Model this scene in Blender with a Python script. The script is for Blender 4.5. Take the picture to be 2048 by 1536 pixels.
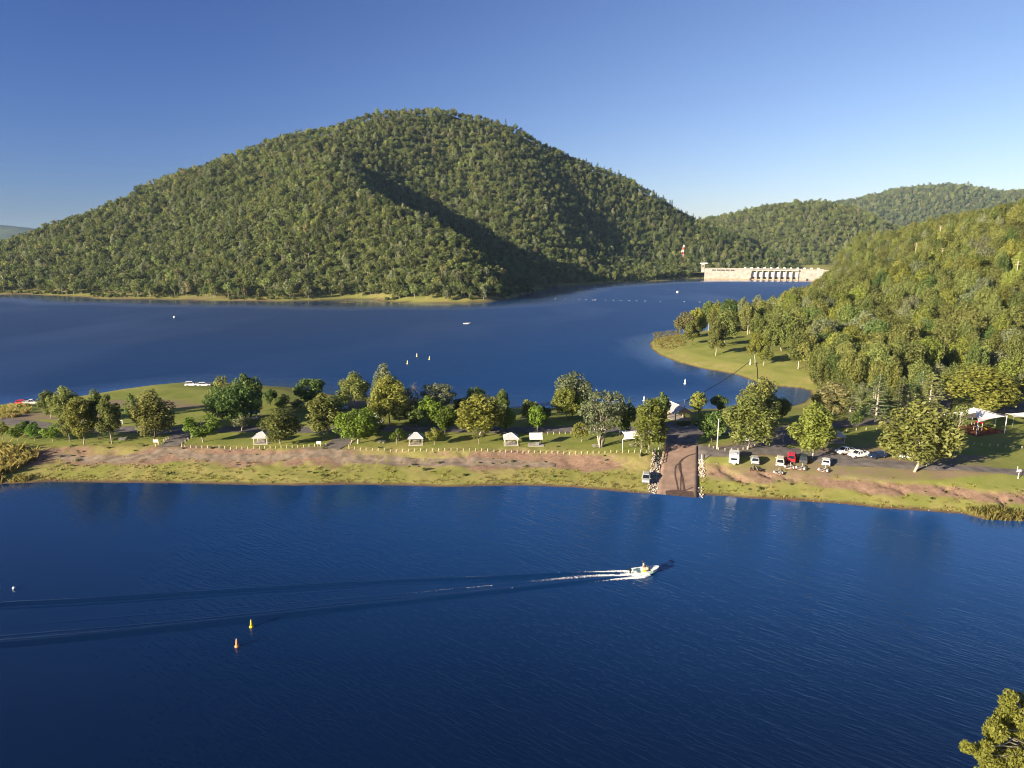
import bpy, bmesh, math, random
import numpy as np
from mathutils import Vector, Matrix, Quaternion

# ------------------------------------------------------------------ clear
for _o in list(bpy.data.objects):
    bpy.data.objects.remove(_o, do_unlink=True)
SC = bpy.context.scene
COL = SC.collection
random.seed(11)
RNG = np.random.default_rng(11)
R = math.radians

# ------------------------------------------------------------------ camera
CAM = np.array([0.0, 0.0, 56.0])
PITCH = R(11.2)
FPX = 1365.0
cd = bpy.data.cameras.new('camera')
cd.sensor_width = 36.0
cd.lens = 36.0 * FPX / 2048.0
cd.clip_start = 0.5
cd.clip_end = 60000.0
cam = bpy.data.objects.new('camera', cd)
cam.location = CAM
cam.rotation_euler = (math.pi / 2 - PITCH, 0, 0)
COL.objects.link(cam)
SC.camera = cam

# ------------------------------------------------------------------ sky, sun, exposure
SUN_EL = 15.0
LDIR = np.array([0.80, 0.60, 0.0])
LDIR = LDIR / np.linalg.norm(LDIR)
w = bpy.data.worlds.new('World')
SC.world = w
w.use_nodes = True
nt = w.node_tree
nt.nodes.clear()
wo = nt.nodes.new('ShaderNodeOutputWorld')
bg = nt.nodes.new('ShaderNodeBackground')
sk = nt.nodes.new('ShaderNodeTexSky')
sk.sky_type = 'NISHITA'
sk.sun_disc = False
sk.sun_elevation = R(SUN_EL)
sk.sun_rotation = math.atan2(-LDIR[0], -LDIR[1])
sk.altitude = 100
sk.air_density = 1.0
sk.dust_density = 0.4
sk.ozone_density = 3.0
bg.inputs['Strength'].default_value = 0.10
EXPOSURE = 1.50
# sky graded as a polariser would: deeper a quarter turn from the sun
geo = nt.nodes.new('ShaderNodeTexCoord')
nrm = nt.nodes.new('ShaderNodeVectorMath'); nrm.operation = 'NORMALIZE'
dot = nt.nodes.new('ShaderNodeVectorMath'); dot.operation = 'DOT_PRODUCT'
_sd = Vector((-LDIR[0], -LDIR[1], math.tan(R(SUN_EL)))).normalized()
dot.inputs[1].default_value = _sd
nt.links.new(geo.outputs['Generated'], nrm.inputs[0]); nt.links.new(nrm.outputs[0], dot.inputs[0])


def wmath(op, a, b):
    n = nt.nodes.new('ShaderNodeMath'); n.operation = op
    for i, v in enumerate((a, b)):
        if isinstance(v, (int, float)): n.inputs[i].default_value = v
        else: nt.links.new(v, n.inputs[i])
    return n.outputs[0]


c2 = wmath('MULTIPLY', dot.outputs['Value'], dot.outputs['Value'])
pol = wmath('DIVIDE', wmath('SUBTRACT', 1.0, c2), wmath('ADD', 1.0, c2))


def wvec(op, a, b):
    n = nt.nodes.new('ShaderNodeVectorMath'); n.operation = op
    for i, v in enumerate((a, b)):
        if isinstance(v, tuple): n.inputs[i].default_value = v
        else: nt.links.new(v, n.inputs[i])
    return n.outputs[0]


sc1 = wvec('MULTIPLY', sk.outputs[0], (.1464, .1464, .1464))
pf = wvec('SUBTRACT', (1, 1, 1), wvec('MULTIPLY', pol, (.64, .50, .20)))
gm = nt.nodes.new('ShaderNodeGamma'); gm.inputs['Gamma'].default_value = 1.1
nt.links.new(wvec('MULTIPLY', sc1, pf), gm.inputs['Color'])
_k = 1.0 / (2 ** EXPOSURE * 0.10)
nt.links.new(wvec('MULTIPLY', gm.outputs[0], (1.30 * _k, 1.08 * _k, 1.12 * _k)), bg.inputs['Color'])
nt.links.new(bg.outputs[0], wo.inputs['Surface'])

sl = bpy.data.lights.new('sun', 'SUN')
sl.energy = 5.0
sl.angle = R(0.5)
sl.color = (1.0, 0.88, 0.68)
so = bpy.data.objects.new('sun', sl)
so.rotation_euler = Vector((LDIR[0], LDIR[1], -math.tan(R(SUN_EL)))).to_track_quat('-Z', 'Y').to_euler()
so.location = (-300, -200, 300)
COL.objects.link(so)

SC.view_settings.view_transform = 'Standard'
SC.view_settings.look = 'None'
SC.view_settings.exposure = EXPOSURE
SC.view_settings.gamma = 1.0
SC.view_settings.use_curve_mapping = False
SC.cycles.max_bounces = 5
SC.cycles.diffuse_bounces = 2
SC.cycles.glossy_bounces = 2
SC.cycles.transmission_bounces = 2
SC.cycles.transparent_max_bounces = 6
SC.cycles.volume_bounces = 0
SC.cycles.use_denoising = True
SC.cycles.filter_width = 1.1
SC.cycles.volume_step_rate = 1.0
SC.cycles.caustics_reflective = False
SC.cycles.caustics_refractive = False

# ------------------------------------------------------------------ projection helpers (photo pixel -> place)
_F = np.array([0, math.cos(PITCH), -math.sin(PITCH)])
_U = np.array([0, math.sin(PITCH), math.cos(PITCH)])
_X = np.array([1.0, 0, 0])


def ray(px, py):
    return _F * FPX + _X * (px - 1024.0) + _U * (768.0 - py)


def pt(px, py, z=0.0):
    d = ray(px, py)
    return CAM + d * ((z - CAM[2]) / d[2])


def ptd(px, py, dist):
    d = ray(px, py)
    return CAM + d * (dist / d[1])


def proj(P):
    P = np.asarray(P, float) - CAM
    c = P @ _F
    return 1024 + FPX * P[..., 0] / c, 768 - FPX * (P @ _U) / c


# ------------------------------------------------------------------ noise
def _hash(ix, iy, seed):
    h = (ix.astype(np.int64) * 374761393 + iy.astype(np.int64) * 668265263 + seed * 974711) & 0x7fffffff
    h = ((h ^ (h >> 13)) * 1274126177) & 0x7fffffff
    return ((h ^ (h >> 16)) & 0xffff) / 65535.0


def vnoise(x, y, seed=0):
    x = np.asarray(x, float); y = np.asarray(y, float)
    ix = np.floor(x); iy = np.floor(y)
    fx = x - ix; fy = y - iy
    fx = fx * fx * (3 - 2 * fx); fy = fy * fy * (3 - 2 * fy)
    a = _hash(ix, iy, seed); b = _hash(ix + 1, iy, seed)
    c = _hash(ix, iy + 1, seed); d = _hash(ix + 1, iy + 1, seed)
    return (a * (1 - fx) + b * fx) * (1 - fy) + (c * (1 - fx) + d * fx) * fy


def fbm(x, y, seed=0, octv=4):
    s = 0; a = 0.5; t = 0
    for k in range(octv):
        s = s + a * vnoise(x * 2 ** k, y * 2 ** k, seed + 17 * k); t += a; a *= 0.5
    return s / t


def sstep(a, b, x):
    t = np.clip((x - a) / (b - a), 0, 1)
    return t * t * (3 - 2 * t)


# ------------------------------------------------------------------ object helpers
def tag(o, label=None, cat=None, group=None, kind=None):
    if label: o['label'] = label
    if cat: o['category'] = cat
    if group: o['group'] = group
    if kind: o['kind'] = kind
    return o


def thing(name, loc, label, cat, group=None, rz=0.0, scale=None):
    o = bpy.data.objects.new(name, None)
    o.empty_display_size = 0.3
    o.location = loc
    o.rotation_euler = (0, 0, rz)
    if scale: o.scale = scale
    COL.objects.link(o)
    return tag(o, label, cat, group)


def mesh_np(name, V, Fq, smooth=False, mats=()):
    """V (n,3), Fq list of arrays of faces (each (m,k))"""
    me = bpy.data.meshes.new(name)
    V = np.asarray(V, np.float32)
    if not isinstance(Fq, (list, tuple)): Fq = [Fq]
    Fq = [np.asarray(f, np.int32) for f in Fq if len(f)]
    loops = np.concatenate([f.ravel() for f in Fq])
    starts = []; tot = 0
    for f in Fq:
        k = f.shape[1]
        starts.append(tot + np.arange(len(f)) * k)
        tot += f.size
    starts = np.concatenate(starts)
    me.vertices.add(len(V)); me.vertices.foreach_set('co', V.ravel())
    me.loops.add(len(loops)); me.loops.foreach_set('vertex_index', loops)
    me.polygons.add(len(starts)); me.polygons.foreach_set('loop_start', starts.astype(np.int32))
    me.update(calc_edges=True)
    me.validate()
    if smooth:
        me.polygons.foreach_set('use_smooth', np.ones(len(me.polygons), bool))
    for m in mats: me.materials.append(m)
    return me


def obj(name, me, parent=None, mat=None, loc=None):
    o = bpy.data.objects.new(name, me)
    if mat is not None and len(me.materials) == 0: me.materials.append(mat)
    COL.objects.link(o)
    if parent is not None: o.parent = parent
    if loc is not None: o.location = loc
    return o


class MB:
    """collects shapes into one mesh"""
    def __init__(s): s.v = []; s.f = []

    def add(s, V, F):
        b = len(s.v)
        s.v.extend([tuple(map(float, p)) for p in V])
        s.f.extend([tuple(int(i) + b for i in f) for f in F])
        return s

    def box(s, c, sz, rz=0.0, top=(1, 1)):
        x, y, z = [k / 2 for k in sz]
        P = [(-x, -y, -z), (x, -y, -z), (x, y, -z), (-x, y, -z),
             (-x * top[0], -y * top[1], z), (x * top[0], -y * top[1], z), (x * top[0], y * top[1], z), (-x * top[0], y * top[1], z)]
        ca, sa = math.cos(rz), math.sin(rz)
        V = [(c[0] + p[0] * ca - p[1] * sa, c[1] + p[0] * sa + p[1] * ca, c[2] + p[2]) for p in P]
        return s.add(V, [(0, 3, 2, 1), (4, 5, 6, 7), (0, 1, 5, 4), (1, 2, 6, 5), (2, 3, 7, 6), (3, 0, 4, 7)])

    def tube(s, pts, rad, n=6, cap=True):
        V, F = tube_np(np.asarray(pts, float), np.asarray(rad, float) * np.ones(len(pts)), n)
        F = [tuple(f) for f in F]
        if cap:
            m = len(pts)
            F.append(tuple(range(n - 1, -1, -1)))
            F.append(tuple(range((m - 1) * n, m * n)))
        return s.add(V, F)

    def lathe(s, prof, n=10, c=(0, 0, 0)):
        V = []; F = []
        for (r, z) in prof:
            for k in range(n):
                a = 2 * math.pi * k / n
                V.append((c[0] + r * math.cos(a), c[1] + r * math.sin(a), c[2] + z))
        m = len(prof)
        for i in range(m - 1):
            for k in range(n):
                F.append((i * n + k, i * n + (k + 1) % n, (i + 1) * n + (k + 1) % n, (i + 1) * n + k))
        F.append(tuple(range(n - 1, -1, -1))); F.append(tuple(range((m - 1) * n, m * n)))
        return s.add(V, F)

    def loft(s, secs, close=True):
        """secs: list of equal-length rings of points"""
        n = len(secs[0]); V = [p for r in secs for p in r]; F = []
        for i in range(len(secs) - 1):
            for k in range(n):
                F.append((i * n + k, i * n + (k + 1) % n, (i + 1) * n + (k + 1) % n, (i + 1) * n + k))
        if close:
            F.append(tuple(range(n - 1, -1, -1))); F.append(tuple(range((len(secs) - 1) * n, len(secs) * n)))
        return s.add(V, F)

    def mesh(s, name, mat=None, smooth=False):
        me = bpy.data.meshes.new(name)
        me.from_pydata(s.v, [], s.f)
        me.update()
        bm = bmesh.new(); bm.from_mesh(me)
        bmesh.ops.recalc_face_normals(bm, faces=bm.faces)
        bm.to_mesh(me); bm.free()
        if smooth: me.polygons.foreach_set('use_smooth', np.ones(len(me.polygons), bool))
        if mat is not None: me.materials.append(mat)
        return me

    def build(s, name, mat, parent=None, smooth=False, loc=None):
        return obj(name, s.mesh(name, mat, smooth), parent, None, loc)


def tube_np(P, rad, n=6):
    m = len(P)
    T = np.gradient(P, axis=0)
    T /= np.linalg.norm(T, axis=1, keepdims=True) + 1e-9
    ref = np.array([0.31, 0.87, 0.12])
    A = np.cross(T, ref); bad = np.linalg.norm(A, axis=1) < 0.1
    A[bad] = np.cross(T[bad], np.array([0.9, -0.1, 0.4]))
    A /= np.linalg.norm(A, axis=1, keepdims=True)
    B = np.cross(T, A)
    ang = np.arange(n) * 2 * math.pi / n
    V = (P[:, None, :] + rad[:, None, None] * (np.cos(ang)[None, :, None] * A[:, None, :] + np.sin(ang)[None, :, None] * B[:, None, :])).reshape(-1, 3)
    i = np.arange(m - 1)[:, None] * n; k = np.arange(n)[None, :]; k2 = (np.arange(n) + 1)[None, :] % n
    F = np.stack([i + k, i + k2, i + n + k2, i + n + k], axis=-1).reshape(-1, 4)
    return V, F


def copy_tree(o, parent=None):
    c = o.copy(); COL.objects.link(c); c.parent = parent
    for ch in list(o.children): copy_tree(ch, c)
    return c


# ------------------------------------------------------------------ materials
def mat(name, col, rough=0.7, spec=0.3, metal=0.0, noise=0.0, nscale=4.0, coord='Object'):
    m = bpy.data.materials.new(name); m.use_nodes = True
    t = m.node_tree; b = t.nodes['Principled BSDF']
    b.inputs['Roughness'].default_value = rough
    b.inputs['Metallic'].default_value = metal
    b.inputs['Specular IOR Level'].default_value = spec
    c4 = (col[0], col[1], col[2], 1)
    if noise > 0:
        tc = t.nodes.new('ShaderNodeTexCoord')
        n = t.nodes.new('ShaderNodeTexNoise'); n.inputs['Scale'].default_value = nscale; n.inputs['Detail'].default_value = 5
        mp = t.nodes.new('ShaderNodeMapRange')
        mp.inputs['From Min'].default_value = 0.3; mp.inputs['From Max'].default_value = 0.7
        mp.inputs['To Min'].default_value = 1 - noise; mp.inputs['To Max'].default_value = 1 + noise
        mx = t.nodes.new('ShaderNodeVectorMath'); mx.operation = 'SCALE'
        mx.inputs[0].default_value = col
        t.links.new(tc.outputs[coord], n.inputs['Vector'])
        t.links.new(n.outputs['Fac'], mp.inputs['Value'])
        t.links.new(mp.outputs[0], mx.inputs['Scale'])
        t.links.new(mx.outputs[0], b.inputs['Base Color'])
    else:
        b.inputs['Base Color'].default_value = c4
    return m


def leaf_mat(name, c1, c2, transl=0.30, rnd=0.25):
    """foliage: colour from a per-leaf tint and a per-tree random value; part of the light passes through"""
    m = bpy.data.materials.new(name); m.use_nodes = True
    t = m.node_tree; b = t.nodes['Principled BSDF']; out = t.nodes['Material Output']
    at = t.nodes.new('ShaderNodeAttribute'); at.attribute_name = 'tint'
    oi = t.nodes.new('ShaderNodeObjectInfo')
    mx = t.nodes.new('ShaderNodeMix'); mx.data_type = 'RGBA'
    mx.inputs['A'].default_value = (*c1, 1); mx.inputs['B'].default_value = (*c2, 1)
    ad = t.nodes.new('ShaderNodeMath'); ad.operation = 'MULTIPLY_ADD'
    ad.inputs[1].default_value = 0.6; ad.use_clamp = True
    t.links.new(oi.outputs['Random'], ad.inputs[0])
    ml = t.nodes.new('ShaderNodeMath'); ml.operation = 'MULTIPLY'; ml.inputs[1].default_value = 0.45
    t.links.new(at.outputs['Fac'], ml.inputs[0])
    t.links.new(ml.outputs[0], ad.inputs[2])
    t.links.new(ad.outputs[0], mx.inputs['Factor'])
    hs = t.nodes.new('ShaderNodeHueSaturation')
    m1 = t.nodes.new('ShaderNodeMath'); m1.operation = 'MULTIPLY'; m1.inputs[1].default_value = 7.31
    fr = t.nodes.new('ShaderNodeMath'); fr.operation = 'FRACT'
    mv = t.nodes.new('ShaderNodeMapRange')
    mv.inputs['To Min'].default_value = 1 - rnd; mv.inputs['To Max'].default_value = 1 + rnd
    t.links.new(oi.outputs['Random'], m1.inputs[0]); t.links.new(m1.outputs[0], fr.inputs[0])
    t.links.new(fr.outputs[0], mv.inputs['Value']); t.links.new(mv.outputs[0], hs.inputs['Value'])
    m2 = t.nodes.new('ShaderNodeMath'); m2.operation = 'MULTIPLY'; m2.inputs[1].default_value = 13.7
    f2 = t.nodes.new('ShaderNodeMath'); f2.operation = 'FRACT'
    mh = t.nodes.new('ShaderNodeMapRange'); mh.inputs['To Min'].default_value = 0.48; mh.inputs['To Max'].default_value = 0.515
    t.links.new(oi.outputs['Random'], m2.inputs[0]); t.links.new(m2.outputs[0], f2.inputs[0])
    t.links.new(f2.outputs[0], mh.inputs['Value']); t.links.new(mh.outputs[0], hs.inputs['Hue'])
    t.links.new(mx.outputs['Result'], hs.inputs['Color'])
    t.links.new(hs.outputs[0], b.inputs['Base Color'])
    b.inputs['Roughness'].default_value = 0.55
    b.inputs['Specular IOR Level'].default_value = 0.25
    tr = t.nodes.new('ShaderNodeBsdfTranslucent')
    t.links.new(hs.outputs[0], tr.inputs['Color'])
    sh = t.nodes.new('ShaderNodeMixShader'); sh.inputs[0].default_value = transl
    t.links.new(b.outputs[0], sh.inputs[1]); t.links.new(tr.outputs[0], sh.inputs[2])
    t.links.new(sh.outputs[0], out.inputs['Surface'])
    return m


LEAF = {
    'olive': leaf_mat('leaf_olive', (0.150, 0.180, 0.044), (0.255, 0.272, 0.080), .44),
    'yellow': leaf_mat('leaf_yellow_green', (0.185, 0.215, 0.036), (0.285, 0.300, 0.066), .44),
    'bright': leaf_mat('leaf_bright_green', (0.115, 0.200, 0.022), (0.195, 0.270, 0.040), .44),
    'dark': leaf_mat('leaf_dark_green', (0.094, 0.150, 0.038), (0.160, 0.215, 0.054), .42),
    'grey': leaf_mat('leaf_grey_green', (0.195, 0.222, 0.106), (0.265, 0.280, 0.145), .42),
    'dry': leaf_mat('leaf_dry', (0.220, 0.205, 0.080), (0.290, 0.255, 0.112), .42),
    'pine': leaf_mat('leaf_pine', (0.074, 0.122, 0.038), (0.125, 0.175, 0.054), 0.3),
    'forest': leaf_mat('leaf_forest', (0.066, 0.096, 0.026), (0.232, 0.260, 0.074), 0.36, 0.40),
}
M_BARK = mat('bark_pale', (0.36, 0.31, 0.25), 0.85, 0.1, noise=0.35, nscale=2.5)
M_BARKD = mat('bark_dark', (0.10, 0.075, 0.055), 0.9, 0.1, noise=0.35, nscale=3)
M_DEAD = mat('bark_dead', (0.27, 0.22, 0.20), 0.9, 0.1, noise=0.2, nscale=3)

# ------------------------------------------------------------------ terrain definition
NEAR_PX = [(-260, 978), (-150, 973), (0, 968), (60, 966), (100, 963), (200, 965), (300, 966), (400, 967), (500, 970), (600, 971), (700, 969),
           (800, 971), (900, 974), (960, 972), (1050, 971), (1150, 975), (1250, 984), (1310, 989), (1355, 990), (1400, 990), (1450, 992), (1500, 997),
           (1580, 1001), (1687, 1008), (1768, 1017), (1848, 1022), (1928, 1028), (1968, 1039), (2048, 1042), (2200, 1050), (2500, 1062)]
FAR_PX = [(-260, 840), (-120, 815), (0, 810), (45, 807), (110, 801), (206, 786), (234, 781), (305, 771), (376, 765), (450, 766), (520, 771), (594, 776), (640, 785),
          (690, 794), (736, 796), (800, 801), (900, 806), (960, 811), (1025, 816), (1100, 817), (1250, 815), (1338, 818), (1411, 818), (1450, 817),
          (1500, 820), (1540, 818), (1578, 814), (1606, 806), (1622, 792), (1618, 781), (1600, 777), (1534, 771), (1500, 760), (1470, 749), (1407, 738), (1356, 725), (1318, 710), (1302, 697),
          (1299, 687), (1305, 680), (1330, 675), (1356, 671), (1400, 663), (1460, 654), (1520, 640), (1580, 618), (1615, 598), (1634, 584), (1644, 572), (1650, 560)]
NEAR = np.array([pt(*p)[:2] for p in NEAR_PX])
FAR = np.array([pt(*p)[:2] for p in FAR_PX])
# close the left end with a smooth nose
LAND = np.vstack([FAR[0] + [-14, -14], NEAR[0] + [-14, 12], NEAR, [[760, 130], [900, 1500], [FAR[-1][0] + 40, 1500]], FAR[::-1]])


def seg_dist(X, Y, poly, closed=False):
    X = np.asarray(X, float); Y = np.asarray(Y, float)
    best = np.full(X.shape, 1e12)
    n = len(poly)
    for i in range(n if closed else n - 1):
        a = poly[i]; b = poly[(i + 1) % n]
        dx, dy = b - a
        L = dx * dx + dy * dy + 1e-12
        t = np.clip(((X - a[0]) * dx + (Y - a[1]) * dy) / L, 0, 1)
        d = (X - a[0] - t * dx) ** 2 + (Y - a[1] - t * dy) ** 2
        best = np.minimum(best, d)
    return np.sqrt(best)


def inside(X, Y, poly):
    X = np.asarray(X, float); Y = np.asarray(Y, float)
    r = np.zeros(X.shape, bool)
    n = len(poly)
    for i in range(n):
        x1, y1 = poly[i]; x2, y2 = poly[(i + 1) % n]
        if y1 == y2: continue
        c = ((y1 > Y) != (y2 > Y)) & (X < (x2 - x1) * (Y - y1) / (y2 - y1) + x1)
        r ^= c
    return r


class TPS:
    def __init__(s, P, z, lam=0.0):
        s.P = np.asarray(P, float); n = len(P); s.c = s.P.mean(0); s.k = 400.0
        Q = (s.P - s.c) / s.k; s.Q = Q
        D = np.linalg.norm(Q[:, None] - Q[None], axis=-1)
        K = np.where(D > 0, D * D * np.log(D + 1e-12), 0) + lam * np.eye(n)
        A = np.zeros((n + 3, n + 3)); A[:n, :n] = K
        B = np.c_[np.ones(n), Q]; A[:n, n:] = B; A[n:, :n] = B.T
        s.w = np.linalg.solve(A, np.r_[z, 0, 0, 0])

    def __call__(s, X, Y):
        sh = np.shape(X)
        q = np.c_[(np.ravel(X) - s.c[0]) / s.k, (np.ravel(Y) - s.c[1]) / s.k]
        n = len(s.Q); out = np.zeros(len(q))
        for i0 in range(0, len(q), 20000):
            qq = q[i0:i0 + 20000]
            D = np.linalg.norm(qq[:, None] - s.Q[None], axis=-1)
            out[i0:i0 + 20000] = (D * D * np.log(D + 1e-12)) @ s.w[:n] + s.w[n] + qq @ s.w[n + 1:]
        return out.reshape(sh)


# right-hand hillside: foot line on the ground, ridge line below its tree tops
FOOT_PX = [(1405, 660), (1480, 669), (1560, 690), (1605, 712), (1650, 745), (1665, 790), (1730, 800), (1800, 797), (1880, 778), (1960, 785), (2048, 785), (2200, 790), (2500, 800)]
FOOT = np.array([pt(*p, 4.3)[:2] for p in FOOT_PX])
HILL_AREA = np.vstack([FAR[-8:][::-1] if False else FOOT, [[900, 260], [900, 1500], [FAR[-1][0] + 30, 1500]], FAR[-8:][::-1]])
_hp = []; _hz = []
for (px, py, d) in [(2600, 330, 480), (2300, 375, 500), (2048, 412, 560), (1960, 432, 610), (1880, 447, 660), (1800, 466, 730), (1730, 484, 810), (1680, 500, 900), (1655, 512, 1000), (1640, 516, 880)]:
    p = ptd(px, py, d); _hp.append(p[:2]); _hz.append(p[2] - 15)
    _hp.append(p[:2] + [60 + d * .12, 260]); _hz.append((p[2] - 15) * .45)
for p in FOOT: _hp.append(p); _hz.append(2.0)
for q in FAR[-8:]: _hp.append(q); _hz.append(-1.0)
for (px, py, d, z) in [(1700, 640, 480, 17), (1800, 640, 440, 22), (1900, 620, 430, 30), (2048, 600, 400, 38), (1650, 640, 520, 12), (2200, 600, 380, 42)]:
    p = ptd(px, py, d); _hp.append(p[:2]); _hz.append(z)
HILL = TPS(_hp, _hz, 0.002)


def near_scale(X):
    return 1.0 - 0.40 * sstep(20, 75, X)


def land_h(X, Y, parts=False):
    X = np.asarray(X, float); Y = np.asarray(Y, float)
    ins = inside(X, Y, LAND)
    dn = seg_dist(X, Y, NEAR); df = seg_dist(X, Y, FAR); dl = seg_dist(X, Y, LAND, True)
    wob = (fbm(X / 9, Y / 9, 5, 3) - .5) * 1.7
    u = (dn + wob * sstep(2, 8, dn)) / near_scale(X)
    zn = np.interp(u, [0, 1, 3, 9, 12, 17, 22, 60], [0, .35, .7, 1.7, 2.3, 3.95, 4.25, 4.6])
    zf = np.interp(df, [0, 1.5, 6, 14, 30, 60], [0, .5, 1.2, 2.6, 4.2, 4.6])
    z = np.minimum(np.minimum(zn, zf), np.interp(dl, [0, 2, 12, 30], [0, .6, 3.2, 6]))
    # erosion gullies on the dirt bank
    bank = sstep(8.0, 11, u) * (1 - sstep(16, 19, u))
    along = X + 1.3 * (fbm(X / 4, Y / 4, 9, 2) - .5) * 4 + 0.35 * (Y - 160)
    rid = np.abs(vnoise(along / 2.3, Y / 40.0, 21) - .5) * 2
    gul = (1 - sstep(0.0, 0.22, rid)) * (0.25 + 1.0 * vnoise(X / 17, Y / 60, 3)) * (.40 + 1.3 * sstep(20, 70, X))
    z = z - bank * gul * 0.75
    z = z + (fbm(X / 14, Y / 14, 31, 3) - .5) * 0.35 * sstep(1, 8, dl)
    z = z + (fbm(X / 1.7, Y / 1.7, 41, 2) - .5) * 0.30 * sstep(.5, 2, dn) * (1 - sstep(18, 22, u)) * (dn < 30)
    hill = np.zeros_like(z)
    far = ins & ((Y > 200) & (X > 60))
    if far.any():
        hh = np.maximum(HILL(X[far], Y[far]) - 2.0, 0)
        k = np.where(inside(X[far], Y[far], HILL_AREA), 1.0, 0.0)
        dfoot = seg_dist(X[far], Y[far], FOOT)
        hill[far] = hh * k * sstep(0, 30, dfoot) * sstep(0, 40, df[far])
    z = z + hill + hill * 0.10 * (fbm(X / 60, Y / 60, 77, 3) - .5)
    z = np.where(ins, np.maximum(z, 0.02), -np.minimum(dl * .35 + .02, 4.0))
    if parts: return z, ins, dn, df, u, hill, gul * bank
    return z


def lin(*segs):
    return np.concatenate([np.arange(a, b, s) for a, b, s in segs])


GX = lin((-420, -215, 5), (-215, 150, .85), (150, 215, 1.6), (215, 920, 9))
GY = lin((112, 215, .7), (215, 335, 1.4), (335, 460, 3.0), (460, 1500, 11))
XX, YY = np.meshgrid(GX, GY)
ZZ, INS, DN, DF, UU, HL, GUL = land_h(XX, YY, True)

# boat ramp: a straight concrete slope let into the bank
RA = pt(1362.5, 893, 4.45); RB = pt(1354.5, 990, 0.0)
RDIR = (RB - RA)[:2]; RLEN = float(np.linalg.norm(RDIR)); RDIR = RDIR / RLEN; RNRM = np.array([-RDIR[1], RDIR[0]])


def ramp_uv(x, y):
    return (x - RA[0]) * RDIR[0] + (y - RA[1]) * RDIR[1], (x - RA[0]) * RNRM[0] + (y - RA[1]) * RNRM[1]


def ramp_z(u):
    return 4.45 * (1 - u / RLEN)


_ru, _rv = ramp_uv(XX, YY)
_k = (1 - sstep(4.6, 7.2, np.abs(_rv))) * sstep(-8, -2, _ru) * (1 - sstep(RLEN + 3, RLEN + 8, _ru))
ZZ = ZZ * (1 - _k) + (ramp_z(_ru) - .16) * _k


def ground(x, y):
    x = np.asarray(x, float); y = np.asarray(y, float)
    i = np.clip(np.searchsorted(GX, x) - 1, 0, len(GX) - 2); j = np.clip(np.searchsorted(GY, y) - 1, 0, len(GY) - 2)
    tx = np.clip((x - GX[i]) / (GX[i + 1] - GX[i]), 0, 1); ty = np.clip((y - GY[j]) / (GY[j + 1] - GY[j]), 0, 1)
    return (ZZ[j, i] * (1 - tx) + ZZ[j, i + 1] * tx) * (1 - ty) + (ZZ[j + 1, i] * (1 - tx) + ZZ[j + 1, i + 1] * tx) * ty


def gpt(px, py):
    """where the view ray through a photo pixel meets the land"""
    z = 4.0
    for _ in range(12):
        p = pt(px, py, z); z = 0.5 * z + 0.5 * float(ground(p[0], p[1]))
    p = pt(px, py, z); p[2] = float(ground(p[0], p[1]))
    return p


def grid_faces(nx, ny):
    j, i = np.meshgrid(np.arange(ny - 1), np.arange(nx - 1), indexing='ij')
    a = (j * nx + i).ravel()
    return np.stack([a, a + 1, a + nx + 1, a + nx], -1)


def set_attr(me, name, arr, dom='POINT'):
    a = me.attributes.new(name, 'FLOAT', dom)
    a.data.foreach_set('value', np.asarray(arr, np.float32).ravel())


# ---- what covers the ground where (kinds of ground, each 0..1)
GPX, GPY = proj(np.stack([XX, YY, ZZ], -1))
n1 = fbm(XX / 7, YY / 7, 51, 4); n2 = fbm(XX / 22, YY / 22, 61, 4); n3 = fbm(XX / 2.2, YY / 2.2, 71, 3)
dirt = sstep(7.8, 10.5, UU + (n1 - .5) * 7) * (1 - sstep(15.5, 18.0, UU + (n1 - .5) * 4))
dirt *= 0.12 + 1.0 * sstep(.34, .54, n2 * .6 + n1 * .4 + .25 * (n3 - .5) + .03)
dirt = np.where(DN < 60, dirt, 0)
dirt = np.clip(dirt + GUL * .5, 0, 1)
mud = 1 - sstep(0.45, 1.5, np.minimum(DN, DF) + (n3 - .5) * .9)
mud = np.where(INS, mud, 1.0)
lawn = np.where((UU > 18.5) & (DF > 8), 1.0, 0.0) * sstep(18.2, 20.5, UU + (n1 - .5) * 2) * sstep(8, 22, DF + (n2 - .5) * 14)
lawn *= sstep(0.22, 0.42, n2 * .6 + n1 * .4)
# bare worn patches in the park and around the car park
bare = np.zeros_like(ZZ)
for (px, py, rx, ry) in [(715, 806, 16, 9), (330, 812, 16, 4), (265, 805, 20, 5), (80, 832, 22, 6), (1640, 905, 34, 5), (1740, 925, 30, 6), (1700, 938, 36, 4.5),
                         (1850, 948, 20, 3), (1460, 903, 14, 2.5), (1560, 885, 16, 2.5), (1900, 915, 12, 2.5), (1470, 893, 10, 2), (1860, 845, 8, 3), (640, 905, 10, 4), (350, 902, 9, 4), (1770, 900, 24, 3)]:
    p = gpt(px, py)
    q = ((XX - p[0]) / rx) ** 2 + ((YY - p[1]) / ry) ** 2
    bare = np.maximum(bare, (1 - sstep(.35, 1.25, q + (n1 - .5) * 1.0)))
bare *= 0.55 + .6 * sstep(.3, .6, n3 * .5 + n1 * .5)
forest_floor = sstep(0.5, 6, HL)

M_GROUND = bpy.data.materials.new('ground_mixed'); M_GROUND.use_nodes = True


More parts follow.
